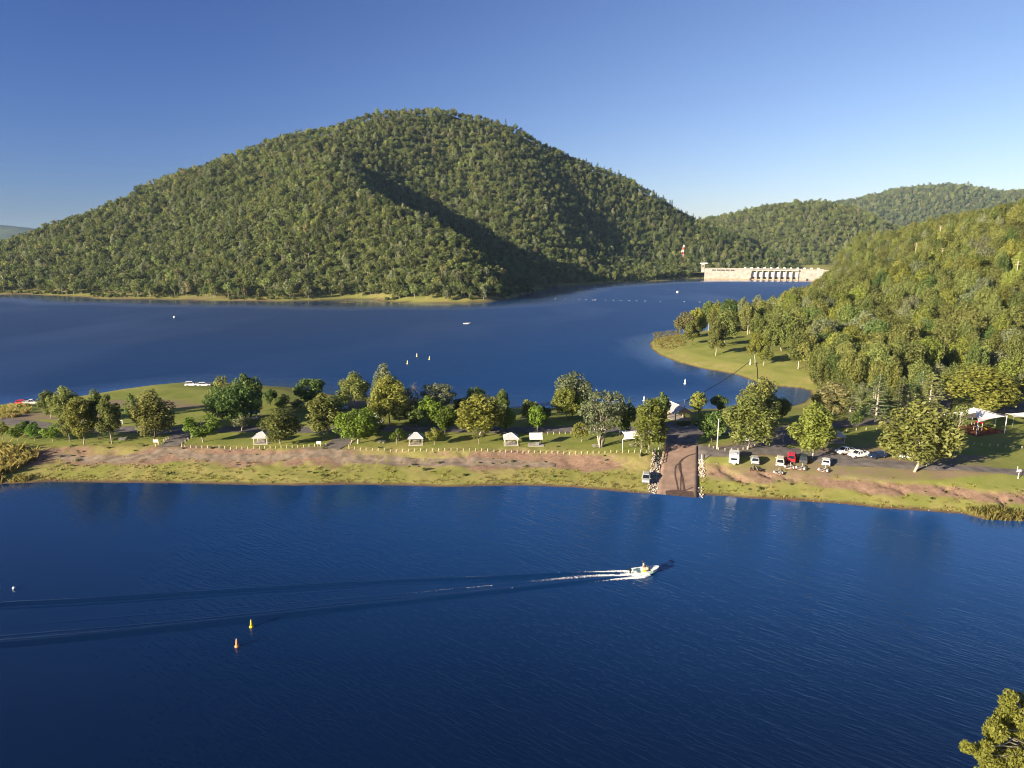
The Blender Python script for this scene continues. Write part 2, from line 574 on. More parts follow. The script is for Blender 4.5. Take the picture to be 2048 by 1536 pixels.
def ground_nodes(m, bump=0.35):
    t = m.node_tree; b = t.nodes['Principled BSDF']
    b.inputs['Roughness'].default_value = 0.95; b.inputs['Specular IOR Level'].default_value = 0.05
    tc = t.nodes.new('ShaderNodeTexCoord')

    def noise(sc, det=6, rough=.6):
        n = t.nodes.new('ShaderNodeTexNoise'); n.inputs['Scale'].default_value = sc; n.inputs['Detail'].default_value = det
        n.inputs['Roughness'].default_value = rough
        t.links.new(tc.outputs['Object'], n.inputs['Vector']); return n.outputs['Fac']

    def ramp(fac, lo, hi):
        r = t.nodes.new('ShaderNodeMapRange'); r.inputs['From Min'].default_value = lo; r.inputs['From Max'].default_value = hi
        t.links.new(fac, r.inputs['Value']); return r.outputs[0]

    def mix(fac, A, B):
        mx = t.nodes.new('ShaderNodeMix'); mx.data_type = 'RGBA'
        t.links.new(fac, mx.inputs['Factor'])
        for s, v in (('A', A), ('B', B)):
            if isinstance(v, tuple): mx.inputs[s].default_value = (*v, 1)
            else: t.links.new(v, mx.inputs[s])
        return mx.outputs['Result']

    def attr(n):
        a = t.nodes.new('ShaderNodeAttribute'); a.attribute_name = n; return a.outputs['Fac']
    nA = ramp(noise(0.12), .35, .65); nB = ramp(noise(0.9), .3, .7); nC = ramp(noise(3.5, 4), .3, .7)
    dry = mix(nB, (0.240, 0.215, 0.060), (0.350, 0.290, 0.120))
    dry = mix(nA, dry, mix(nC, (0.160, 0.180, 0.034), (0.255, 0.250, 0.070)))
    lw = mix(nA, mix(nC, (0.140, 0.180, 0.030), (0.200, 0.225, 0.054)), mix(nC, (0.225, 0.235, 0.050), (0.290, 0.275, 0.095)))
    dt = mix(nB, (0.215, 0.130, 0.088), (0.330, 0.225, 0.160))
    dt = mix(ramp(noise(2.0, 6, .7), .45, .75), dt, (0.17, 0.095, 0.060))
    br = mix(nC, (0.270, 0.200, 0.130), (0.190, 0.140, 0.090))
    md = mix(nC, (0.075, 0.050, 0.034), (0.130, 0.085, 0.055))
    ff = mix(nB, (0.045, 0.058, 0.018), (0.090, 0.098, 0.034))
    c = mix(attr('lawn'), dry, lw)
    c = mix(attr('bare'), c, br)
    c = mix(attr('dirt'), c, dt)
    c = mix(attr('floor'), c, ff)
    c = mix(attr('mud'), c, md)
    t.links.new(c, b.inputs['Base Color'])
    bp = t.nodes.new('ShaderNodeBump'); bp.inputs['Strength'].default_value = bump; bp.inputs['Distance'].default_value = 0.25
    t.links.new(noise(2.6, 6, .7), bp.inputs['Height'])
    t.links.new(bp.outputs[0], b.inputs['Normal'])


ground_nodes(M_GROUND)
me = mesh_np('ground', np.stack([XX, YY, ZZ], -1).reshape(-1, 3), grid_faces(len(GX), len(GY)), True, [M_GROUND])
for nm, ar in (('lawn', lawn), ('bare', bare), ('dirt', dirt), ('floor', forest_floor), ('mud', mud)): set_attr(me, nm, ar)
tag(obj('ground', me), 'grassy spit of land with eroded dirt bank and wooded hillside', kind='structure')

# ------------------------------------------------------------------ mountain and far hills
MS_PX = [(-500, 575), (-300, 580), (-150, 584), (0, 589), (100, 590), (150, 592), (200, 597), (300, 598), (430, 601), (560, 602), (700, 605), (850, 605), (920, 605), (1000, 600),
         (1035, 592), (1065, 584), (1098, 578), (1110, 573), (1180, 569), (1250, 565), (1330, 561), (1400, 557)]
MS = np.array([pt(*p)[:2] for p in MS_PX])
mp_, mz = [], []


def mc(px, py, d, tree=13):
    p = ptd(px, py, d); mp_.append(p[:2]); mz.append(p[2] - tree)


for q in MS:
    mp_.append(q); mz.append(1.0)
    mp_.append(q + np.array([0, -60.])); mz.append(-9)
sky_line = [(-500, 560, 1250), (-250, 530, 1250), (-100, 500, 1250), (0, 468, 1250), (100, 440, 1250), (200, 405, 1260), (300, 362, 1280), (400, 326, 1300), (500, 290, 1320), (600, 258, 1340),
            (690, 243, 1370), (760, 226, 1390), (830, 219, 1400), (900, 225, 1420), (1000, 246, 1450), (1100, 292, 1480), (1200, 343, 1500), (1300, 397, 1510), (1350, 425, 1510), (1400, 450, 1500), (1450, 475, 1480),
            (1500, 503, 1450), (1560, 528, 1430)]
for (px, py, d) in sky_line:
    mc(px, py, d, 30 if 780 < px < 930 else 22)
    p = ptd(px, py, d); mp_.append(p[:2] * 1.25); mz.append((p[2] - 13) * .35 - 5)
# spur that comes down towards the camera and ends in the point
for a in [(620, 335, 1150, 5), (690, 385, 1050, 2), (780, 440, 940, 0), (860, 490, 860, 0), (930, 535, 805, 4), (990, 575, 768, 8)]: mc(*a)
# gully to its right, then the far flank
for a in [(800, 360, 1260, 26), (850, 415, 1160, 27), (930, 475, 1070, 26), (1000, 520, 1005, 20), (1060, 556, 955, 14)]: mc(*a)
for a in [(900, 300, 1370), (980, 380, 1290), (1050, 440, 1230), (1120, 490, 1190), (1200, 525, 1220), (1200, 420, 1420, 26), (1300, 470, 1440, 26), (1380, 505, 1410, 20), (1330, 530, 1340)]: mc(*a)
# left flank
for a in [(100, 520, 1000), (250, 500, 1000), (400, 480, 980), (550, 480, 920), (700, 520, 850), (400, 400, 1150), (550, 370, 1150), (250, 440, 1130), (100, 560, 910), (300, 560, 860), (500, 560, 820), (750, 575, 780)]: mc(*a)
MTN = TPS(mp_, mz, 0.0015)


def mtn_h(X, Y):
    z = MTN(X, Y)
    k = sstep(15, 70, z)
    return z + k * (fbm(X / 130, Y / 130, 91, 4) - .5) * 26 * sstep(0, 60, z) + (fbm(X / 40, Y / 40, 92, 3) - .5) * 3 * sstep(2, 8, z)


MX = np.arange(-1500, 640, 9.0); MY = np.arange(640, 2150, 9.0)
MXX, MYY = np.meshgrid(MX, MY)
MZZ = mtn_h(MXX, MYY)
MZZ = np.maximum(MZZ, -8)


def bil(GXa, GYa, Z, x, y):
    i = np.clip(np.searchsorted(GXa, x) - 1, 0, len(GXa) - 2); j = np.clip(np.searchsorted(GYa, y) - 1, 0, len(GYa) - 2)
    tx = np.clip((x - GXa[i]) / (GXa[i + 1] - GXa[i]), 0, 1); ty = np.clip((y - GYa[j]) / (GYa[j + 1] - GYa[j]), 0, 1)
    return (Z[j, i] * (1 - tx) + Z[j, i + 1] * tx) * (1 - ty) + (Z[j + 1, i] * (1 - tx) + Z[j + 1, i + 1] * tx) * ty


M_HILL = bpy.data.materials.new('hill_ground'); M_HILL.use_nodes = True
ground_nodes(M_HILL, .2)


def hill_obj(name, X, Y, Z, label, gold=6.0):
    me = mesh_np(name, np.stack([X, Y, Z], -1).reshape(-1, 3), grid_faces(X.shape[1], X.shape[0]), True, [M_HILL])
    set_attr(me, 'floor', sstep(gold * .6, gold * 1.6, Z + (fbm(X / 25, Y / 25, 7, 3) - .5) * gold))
    set_attr(me, 'mud', 1 - sstep(.1, .7, Z)); set_attr(me, 'lawn', sstep(.45, .65, fbm(X / 40, Y / 40, 8, 3)) * .4)
    set_attr(me, 'dirt', sstep(.55, .7, fbm(X / 30, Y / 30, 9, 3)) * .5 * (Z < gold)); set_attr(me, 'bare', 0 * Z)
    return tag(obj(name, me), label, kind='structure')


hill_obj('mountain', MXX, MYY, MZZ, 'broad forested mountain rising behind the lake')


def ridge_hill(name, prof, d0, depth, base, label, xs, tree=9, step=22):
    """hill whose crest, seen from the lake, follows prof (photo px of the sky line)"""
    prof = np.array(prof, float)
    ys = np.arange(d0 - depth, d0 + depth * 1.2, step)
    X, Y = np.meshgrid(np.arange(xs[0], xs[1], step), ys)
    px = 1024 + FPX * X / (Y * math.cos(PITCH))
    wob = 1 + .12 * (fbm(X / 300, Y / 300, 3, 3) - .5)
    pxc = 1024 + FPX * X / (d0 * math.cos(PITCH) * wob)
    py = np.interp(pxc, prof[:, 0], prof[:, 1])
    crest = 56 + d0 * np.tan(np.arctan((768 - py) / FPX) - PITCH) - tree
    s = (Y - d0) / depth
    s = s + .35 * (fbm(X / 260, Y / 500, 13, 3) - .5) * (1 - np.abs(s).clip(0, 1))
    sh = np.cos(np.clip(s, -1, 1) * math.pi / 2) ** 1.15
    Z = base + (crest - base) * sh
    Z = Z + (fbm(X / 170, Y / 170, 23, 4) - .5) * 50 * sh * (1 - sh) * 2
    hill_obj(name, X, Y, Z, label, 20)
    return X, Y, Z


FH1 = ridge_hill('far_hill', [(1300, 505), (1380, 448), (1420, 438), (1480, 422), (1540, 410), (1610, 404), (1645, 412), (1680, 432), (1740, 470), (1800, 505), (1900, 540)], 2250, 620, 2,
                 'lower far forested hill behind the dam', (400, 1800))
FH2 = ridge_hill('far_hill', [(1400, 520), (1550, 455), (1620, 424), (1665, 409), (1720, 398), (1780, 385), (1840, 373), (1880, 371), (1930, 382), (1960, 389), (2000, 386), (2048, 382), (2150, 370), (2300, 400)], 4100, 950, 2,
                 'higher far forested hill at the right behind the dam', (1000, 4700), 9, 28)
FH3 = ridge_hill('far_hill', [(-700, 470), (-300, 455), (-60, 448), (20, 450), (60, 458), (130, 462), (400, 480)], 7500, 1500, 5, 'low blue hills on the horizon at the left', (-9500, -3500), 0, 70)

# wide low ground out to the horizon, below the lake
M_PLAIN = mat('plain_ground', (0.10, 0.09, 0.05), .95, .05, noise=.3, nscale=.01)
mb = MB(); mb.add([(-26000, -22000, -5), (26000, -22000, -5), (26000, 26000, -5), (-26000, 26000, -5)], [(0, 1, 2, 3)])
tag(mb.build('terrain', M_PLAIN), 'low plain reaching to the horizon', kind='structure')
# valley floor behind the dam
vx, vy = np.meshgrid(np.arange(300, 1500, 14.0), np.arange(1330, 2300, 14.0))
vz = 4 + 10 * fbm(vx / 90, vy / 90, 15, 3) + 10 * sstep(1450, 1750, vy)
hill_obj('valley_ground', vx, vy, vz, 'shaded valley floor behind the dam', 40)
# bank on the near side, below the picture's lower edge, where the foreground tree grows
nx_, ny_ = np.meshgrid(np.arange(-160, 260, 4.0), np.arange(-160, 70, 4.0))
nz_ = np.interp(ny_ + (fbm(nx_ / 20, ny_ / 20, 5, 3) - .5) * 8, [-160, 0, 20, 38, 54, 70], [15, 14, 13, 10, -.6, -4])
hill_obj('near_bank', nx_, ny_, nz_, 'grassy near bank', 12)

# ------------------------------------------------------------------ water
M_WATER = bpy.data.materials.new('lake_water'); M_WATER.use_nodes = True
t = M_WATER.node_tree; b = t.nodes['Principled BSDF']
sa = t.nodes.new('ShaderNodeAttribute'); sa.attribute_name = 'painted_sheen'
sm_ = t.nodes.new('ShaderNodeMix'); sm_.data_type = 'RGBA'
sm_.inputs['A'].default_value = (0.0022, 0.0105, 0.040, 1); sm_.inputs['B'].default_value = (0.0090, 0.066, 0.215, 1)  # dark and bright ends of the reflected-sky gradient painted into the water
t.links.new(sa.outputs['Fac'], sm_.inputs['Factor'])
# light that comes back out of the water body does not depend on the tilt of a ripple; the mirror part does
t.nodes.remove(b)
wd_ = t.nodes.new('ShaderNodeBsdfDiffuse'); t.links.new(sm_.outputs['Result'], wd_.inputs['Color'])
up_ = t.nodes.new('ShaderNodeCombineXYZ'); up_.inputs['Z'].default_value = 1.0
t.links.new(up_.outputs[0], wd_.inputs['Normal'])
wg_ = t.nodes.new('ShaderNodeBsdfGlossy'); wg_.distribution = 'MULTI_GGX'
wg_.inputs['Color'].default_value = (1, 1, 1, 1)
wf2 = t.nodes.new('ShaderNodeFresnel'); wf2.inputs['IOR'].default_value = 1.42
wx_ = t.nodes.new('ShaderNodeMixShader')
# rough water never shows a grazing mirror: the steep facets facing the viewer reflect less
ca_ = t.nodes.new('ShaderNodeAttribute'); ca_.attribute_name = 'chop'
cm_ = t.nodes.new('ShaderNodeMapRange'); cm_.inputs['To Min'].default_value = 1.0; cm_.inputs['To Max'].default_value = .17
t.links.new(ca_.outputs['Fac'], cm_.inputs['Value'])
fm_ = t.nodes.new('ShaderNodeMath'); fm_.operation = 'MULTIPLY'
t.links.new(wf2.outputs[0], fm_.inputs[0]); t.links.new(cm_.outputs[0], fm_.inputs[1])
t.links.new(fm_.outputs[0], wx_.inputs[0]); t.links.new(wd_.outputs[0], wx_.inputs[1]); t.links.new(wg_.outputs[0], wx_.inputs[2])
t.links.new(wx_.outputs[0], t.nodes['Material Output'].inputs['Surface'])


def painted_sheen_at(x, y):
    # sky sheen put into the colour: brighter near the bank and towards the right
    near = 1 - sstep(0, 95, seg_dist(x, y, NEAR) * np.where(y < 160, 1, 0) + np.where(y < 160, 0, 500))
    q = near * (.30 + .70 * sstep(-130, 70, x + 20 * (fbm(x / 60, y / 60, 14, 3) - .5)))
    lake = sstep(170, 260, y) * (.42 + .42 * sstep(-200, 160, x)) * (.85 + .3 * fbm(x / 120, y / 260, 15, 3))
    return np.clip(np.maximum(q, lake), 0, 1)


tc = t.nodes.new('ShaderNodeTexCoord')


def wave_layer(rot, sx, sy, det, w, prev):
    mpn = t.nodes.new('ShaderNodeMapping'); mpn.vector_type = 'TEXTURE'
    mpn.inputs['Rotation'].default_value = (0, 0, R(rot)); mpn.inputs['Scale'].default_value = (sx, sy, 1)
    nz = t.nodes.new('ShaderNodeTexNoise'); nz.inputs['Scale'].default_value = 1; nz.inputs['Detail'].default_value = det; nz.inputs['Roughness'].default_value = .5
    nz.inputs['Distortion'].default_value = .2
    t.links.new(tc.outputs['Object'], mpn.inputs['Vector']); t.links.new(mpn.outputs[0], nz.inputs['Vector'])
    ma = t.nodes.new('ShaderNodeMath'); ma.operation = 'MULTIPLY_ADD'; ma.inputs[1].default_value = w
    t.links.new(nz.outputs['Fac'], ma.inputs[0])
    if prev is None: ma.inputs[2].default_value = 0
    else: t.links.new(prev, ma.inputs[2])
    return ma.outputs[0]


hgt = wave_layer(-40, 3.6, .62, 2, 1.0, None)
hgt = wave_layer(-24, 2.0, .40, 1, .40, hgt)
hgt = wave_layer(-52, 9.0, 3.0, 1, 1.1, hgt)
hgt = wave_layer(20, 16, 11, 1, 1.2, hgt)
# calmer and rougher patches; calm in the lee of the far shores, wind on the open lake
pn = t.nodes.new('ShaderNodeTexNoise'); pn.inputs['Scale'].default_value = .012; pn.inputs['Detail'].default_value = 3
t.links.new(tc.outputs['Object'], pn.inputs['Vector'])
pr = t.nodes.new('ShaderNodeMapRange'); pr.inputs['From Min'].default_value = .35; pr.inputs['From Max'].default_value = .65
pr.inputs['To Min'].default_value = .35; pr.inputs['To Max'].default_value = .95
t.links.new(pn.outputs['Fac'], pr.inputs['Value'])
wa = t.nodes.new('ShaderNodeAttribute'); wa.attribute_name = 'wind'
wr = t.nodes.new('ShaderNodeMapRange'); wr.inputs['To Min'].default_value = .25; wr.inputs['To Max'].default_value = 1.0
t.links.new(wa.outputs['Fac'], wr.inputs['Value'])
wm = t.nodes.new('ShaderNodeMath'); wm.operation = 'MULTIPLY'
t.links.new(pr.outputs[0], wm.inputs[0]); t.links.new(wr.outputs[0], wm.inputs[1])
bp = t.nodes.new('ShaderNodeBump'); bp.inputs['Distance'].default_value = 0.125
t.links.new(wm.outputs[0], bp.inputs['Strength'])
t.links.new(hgt, bp.inputs['Height']); t.links.new(bp.outputs[0], wg_.inputs['Normal']); t.links.new(bp.outputs[0], wf2.inputs['Normal'])
ra = t.nodes.new('ShaderNodeAttribute'); ra.attribute_name = 'chop'
rr_ = t.nodes.new('ShaderNodeMapRange'); rr_.inputs['To Min'].default_value = .13; rr_.inputs['To Max'].default_value = .40
t.links.new(ra.outputs['Fac'], rr_.inputs['Value']); t.links.new(rr_.outputs[0], wg_.inputs['Roughness'])
wx, wy = np.meshgrid(np.concatenate([np.arange(-3200, -900, 60.), np.arange(-900, 640, 9.), [700, 900]]), np.concatenate([np.arange(30, 300, 9.), np.arange(300, 1400, 9.), [1420, 1500]]))
dm_ = seg_dist(wx, wy, MS); df_ = seg_dist(wx, wy, FAR); dn_ = seg_dist(wx, wy, NEAR)
wind = sstep(12, 75, dm_) * sstep(0, 14, df_ + 6 * (wy < 200)) * sstep(-2, 12, dn_)
chop = sstep(20, 110, dm_) * sstep(190, 300, wy) * sstep(0, 25, df_) * sstep(0, 60, 1230 - wy)
chop = np.clip(chop * (.75 + .5 * fbm(wx / 60, wy / 160, 12, 3)), 0, 1)
me = mesh_np('water', np.stack([wx, wy, 0 * wx], -1).reshape(-1, 3), grid_faces(wx.shape[1], wx.shape[0]), True, [M_WATER])
set_attr(me, 'wind', wind); set_attr(me, 'chop', chop); set_attr(me, 'painted_sheen', painted_sheen_at(wx, wy))
tag(obj('water', me), 'deep blue rippled lake', kind='structure')

# ------------------------------------------------------------------ tree builder (nominal metres, origin at the foot)
def unit(v):
    return v / (np.linalg.norm(v, axis=-1, keepdims=True) + 1e-9)


def leaf_quads(C, Nrm, size, rng, hang=0.0, aspect=1.7):
    """kite-shaped leaf sprays: centres, facing, size"""
    n = len(C)
    a = rng.normal(size=(n, 3)); a[:, 2] -= hang * 1.5
    t1 = unit(a - Nrm * np.sum(a * Nrm, 1, keepdims=True)); t2 = np.cross(Nrm, t1)
    s = size[:, None]
    bend = Nrm * s * .25
    V = np.stack([C - t1 * s * aspect * .5, C + t2 * s * .5 + bend, C + t1 * s * aspect * .5, C - t2 * s * .5 + bend], 1).reshape(-1, 3)
    F = np.arange(n * 4).reshape(n, 4)
    return V, F


def clump(c, rad, n, size, rng, hang=0.0, rnd=.55):
    d = unit(rng.normal(size=(n, 3)))
    r = rng.uniform(.45, 1.0, (n, 1)) ** .6
    C = c + d * r * rad
    N = unit(d * (1 - rnd) + rng.normal(size=(n, 3)) * rnd + np.array([0, 0, .25]))
    return C, N, size * rng.uniform(.6, 1.35, n)


class TreeMesh:
    def __init__(s, seed):
        s.rng = np.random.default_rng(seed); s.lv = []; s.ls = []; s.ln = []; s.lt = []; s.tv = []; s.tf = []; s.nt = 0

    def limb(s, P, rad, n=5):
        V, F = tube_np(np.asarray(P, float), np.asarray(rad, float), n)
        s.tv.append(V); s.tf.append(F + s.nt); s.nt += len(V)

    def clump(s, c, rad, n, size, hang=0.0, rnd=.42):
        C, N, S = clump(np.asarray(c, float), np.asarray(rad, float), n, size, s.rng, hang, rnd)
        s.lv.append(C); s.ln.append(N); s.ls.append(S)
        s.lt.append(np.clip(s.rng.uniform(0, 1) * .65 + s.rng.uniform(0, .35, n), 0, 1))

    def crown(s, name, hang=0.0, aspect=1.7):
        C = np.concatenate(s.lv); N = np.concatenate(s.ln); S = np.concatenate(s.ls); T = np.concatenate(s.lt)
        V, F = leaf_quads(C, N, S, s.rng, hang, aspect)
        me = mesh_np(name, V, F); set_attr(me, 'tint', T, 'FACE'); return me

    def trunk(s, name):
        return mesh_np(name, np.concatenate(s.tv), np.concatenate(s.tf), True)


def curve_pts(a, b, rng, wob, n=5):
    t = np.linspace(0, 1, n)[:, None]
    P = a + (b - a) * t
    P[1:-1] += rng.normal(size=(n - 2, 3)) * wob
    return P


def gen_tree(seed, H, W, c0, nclump, leaves, leaf, shape='gum', stems=1, hang=.4, trunk_r=.28, clr=(.14, .2)):
    """H height, W crown width, c0 crown base as a share of H"""
    T = TreeMesh(seed); g = T.rng
    top = np.array([g.normal() * W * .06, g.normal() * W * .06, H * .86])
    bases = []
    if stems == 1:
        P = curve_pts(np.array([0, 0, -0.4]), top, g, H * .012, 7)
        T.limb(P, np.linspace(trunk_r, trunk_r * .22, 7), 7); bases = [P]
    else:
        for k in range(stems):
            a = 2 * math.pi * (k + g.uniform(-.2, .2)) / stems; rr = W * g.uniform(.14, .36)
            e = np.array([math.cos(a) * rr, math.sin(a) * rr, H * g.uniform(.62, .9)])
            P = curve_pts(np.array([math.cos(a) * .25, math.sin(a) * .25, -.4]), e, g, H * .018, 6)
            T.limb(P, np.linspace(trunk_r * .8, trunk_r * .16, 6), 6); bases.append(P)
    cs = []
    for k in range(nclump):
        for _ in range(30):
            q = unit(g.normal(size=3)) * g.uniform(.35, 1) ** .5
            if shape == 'round': e = np.array([q[0] * W * .42, q[1] * W * .42, H * (c0 + (1 - c0) * .5) + q[2] * H * (1 - c0) * .43])
            elif shape == 'fig':
                e = np.array([q[0] * W * .44, q[1] * W * .44, H * (c0 + (1 - c0) * .42) + q[2] * H * (1 - c0) * .42])
            elif shape == 'vase':
                z = g.uniform(c0, .93); rr = W * .46 * (0.35 + .65 * sstep(c0 - .1, .72, z)) * g.uniform(.35, 1) * math.sqrt(max(0, 1 - max(0, z - .72) ** 2 / .075))
                a = g.uniform(0, 2 * math.pi); e = np.array([math.cos(a) * rr, math.sin(a) * rr, z * H])
            else:
                z = g.uniform(c0, .94); k_ = (z - c0) / (.94 - c0)
                rr = W * .43 * (math.sin(min(1, k_ * .85 + .18) * math.pi) ** .6) * g.uniform(.25, 1.0) ** .7
                a = g.uniform(0, 2 * math.pi); e = np.array([math.cos(a) * rr, math.sin(a) * rr, z * H])
            if all(np.linalg.norm((e - o) / np.array([1, 1, 1.0])) > W * .15 for o in cs): break
        cs.append(e)
        r = W * g.uniform(*clr)
        rad = np.array([r, r, r * (1.15 if hang > .3 else .85)])
        T.clump(e, rad, int(leaves * g.uniform(.7, 1.3)), leaf, hang)
        if hang > .3:   # drooping tail of the spray
            T.clump(e - np.array([0, 0, r * .9]), rad * np.array([.7, .7, .8]), int(leaves * .35), leaf, hang)
        # limb from the stem to the clump
        Pm = bases[g.integers(len(bases))] if stems > 1 else bases[0]
        zz = max(H * c0 * .65, min(e[2] - np.hypot(e[0], e[1]) * g.uniform(.5, .9), Pm[-1][2] * .97))
        i = np.argmin(np.abs(Pm[:, 2] - zz)); a = Pm[i] * 1.0
        if stems > 1: a = Pm[np.argmin(np.linalg.norm(Pm - e, axis=1))]
        b_ = e * np.array([.9, .9, 1]) if shape != 'gum' else e
        T.limb(curve_pts(a, b_, g, r * .12, 4), np.linspace(trunk_r * .34, .035, 4), 4)
    return T


def gen_pine(seed, H, W, dense=1.0, whorls=22):
    T = TreeMesh(seed); g = T.rng
    T.limb(curve_pts(np.array([0, 0, -.4]), np.array([0, 0, H]), g, .03, 7), np.linspace(.30, .05, 7), 6)
    for k in range(whorls):
        z = H * (.16 + .82 * (k + g.uniform(-.2, .2)) / whorls); f = 1 - (z / H)
        Lr = W * .5 * (0.22 + .78 * min(1, f * 1.7)) * (1 if z > H * .25 else .8)
        m = g.integers(4, 7); a0 = g.uniform(0, 6.28)
        for j in range(m):
            a = a0 + j * 6.28 / m + g.normal() * .15; L = Lr * g.uniform(.75, 1.1)
            d = np.array([math.cos(a), math.sin(a), 0]); up = g.uniform(.10, .32)
            e = np.array([0, 0, z]) + d * L + np.array([0, 0, L * up])
            T.limb([[0, 0, z], (np.array([0, 0, z]) + e) / 2 - [0, 0, L * .05], e], [.075, .05, .03], 4)
            for q in np.linspace(.45, 1, 4):
                T.clump(np.array([0, 0, z]) + (e - [0, 0, z]) * q, np.array([.42, .42, .26]) * (W / 5), int(9 * dense), .27, 0, .6)
    T.clump([0, 0, H * .985], [.3, .3, .5], int(24 * dense), .28)
    return T


def gen_dead(seed, H, W):
    T = TreeMesh(seed); g = T.rng
    P = curve_pts(np.array([0, 0, -.4]), np.array([0, 0, H * .7]), g, .1, 6); T.limb(P, np.linspace(.22, .07, 6), 6)
    for k in range(26):
        i = g.integers(2, 6); a = g.uniform(0, 6.28); L = W * .5 * g.uniform(.4, 1)
        e = P[i] + np.array([math.cos(a) * L * .7, math.sin(a) * L * .7, H * .3 * g.uniform(.3, 1.1)])
        m = curve_pts(P[i], e, g, .2, 4); T.limb(m, np.linspace(.07, .02, 4), 4)
        for q in range(4):
            s_ = m[g.integers(1, 4)]; T.limb([s_, s_ + g.normal(size=3) * .5 + [0, 0, .7], s_ + g.normal(size=3) * .8 + [0, 0, 1.2]], [.03, .022, .012], 3)
        T.clump(e, [.5, .5, .6], 5, .22)
    return T


KIND = {}   # kind -> list of (trunk mesh, crown mesh, H, W)


def reg(kind, seeds, H, W, gen, hang=.4, aspect=1.7):
    KIND[kind] = []
    for sd in seeds:
        T = gen(sd)
        # measured size of the crown, so that each copy gets the size it has in the place
        C = np.concatenate(T.lv); hz = np.percentile(C[:, 2], 99.5) + .2; wd = np.percentile(np.hypot(C[:, 0], C[:, 1]), 98) * 2
        KIND[kind].append((T.trunk('trunk'), T.crown('crown', hang, aspect), hz, wd))


reg('gum', [1, 2, 3, 4, 5], 15, 9, lambda s: gen_tree(s, 15, 9, .30, 30, 165, .33, 'gum', 1, .55, .18), .6, 2.0)
reg('tall', [6, 7, 8], 17, 7, lambda s: gen_tree(s, 17, 7, .28, 25, 150, .32, 'gum', 1, .5, .17), .6, 1.9)
reg('round', [11, 12, 13], 8, 7, lambda s: gen_tree(s, 8, 7, .20, 26, 115, .34, 'round', 1, .1, .18, (.13, .19)), .1, 1.5)
reg('small', [14, 15, 16], 5.5, 5, lambda s: gen_tree(s, 5.5, 5, .22, 16, 95, .28, 'round', 1, .1, .12, (.14, .21)), .1, 1.5)
reg('fig', [17, 18, 19], 10, 13, lambda s: gen_tree(s, 10, 13, .24, 42, 170, .34, 'fig', 1, .1, .34, (.10, .15)), .1, 1.5)
reg('willow', [21, 22], 13, 10, lambda s: gen_tree(s, 13, 10, .28, 42, 75, .30, 'vase', 7, .2, .24, (.09, .14)), .2, 2.2)
reg('thin', [23, 24], 9, 5, lambda s: gen_tree(s, 9, 5, .38, 15, 42, .28, 'gum', 1, .4, .12, (.12, .19)), .5, 2.0)
reg('pine', [31, 32, 33], 16, 6, lambda s: gen_pine(s, 16, 6, .62, 15))
reg('dead', [35, 36], 12, 6, lambda s: gen_dead(s, 12, 6))
# coarser trees for the hillside (seen from 250 m and more)
reg('hill', [41, 42, 43, 44, 45, 46], 16, 10, lambda s: gen_tree(s, 16, 10, .32, 25, 150, .36, 'gum' if s % 3 else 'round', 1, .5, .22, (.13, .19)), .4, 1.7)
PLACED = []


def shade_slots(o, m):
    o.material_slots[0].link = 'OBJECT'; o.material_slots[0].material = m


for k_, L_ in KIND.items():
    for (tm, cm, _, _) in L_:
        tm.materials.append(M_BARK); cm.materials.append(LEAF['olive'])

NAMES = {'gum': 'gum_tree', 'tall': 'gum_tree', 'round': 'shade_tree', 'small': 'young_tree', 'fig': 'spreading_tree', 'willow': 'multi_stem_tree', 'thin': 'gum_sapling', 'pine': 'hoop_pine', 'dead': 'bare_tree', 'hill': 'gum_tree'}


def put_tree(kind, loc, h, wd, leaf, label, group=None, bark=None, seed=None, name=None):
    v = KIND[kind][(seed if seed is not None else random.randrange(99)) % len(KIND[kind])]
    root = thing(name or NAMES[kind], loc, label, 'tree', group, random.uniform(0, 6.28), (wd / v[3], wd / v[3], h / v[2]))
    tr = obj('trunk', v[0], root); cr = obj('crown', v[1], root)
    if bark: shade_slots(tr, bark)
    shade_slots(cr, LEAF[leaf])
    PLACED.append((loc[0], loc[1], wd))
    return root


def px_tree(kind, x, base, top, wpx, leaf, label, bark=None, seed=None, group=None):
    p = gpt(x, base)
    q = ptd(x, top, p[1] + wpx / FPX * p[1] * .1)
    dep = (p - CAM) @ _F
    return put_tree(kind, p, max(1.5, q[2] - p[2]), 1.12 * wpx * dep / FPX, leaf, label, group, bark, seed)


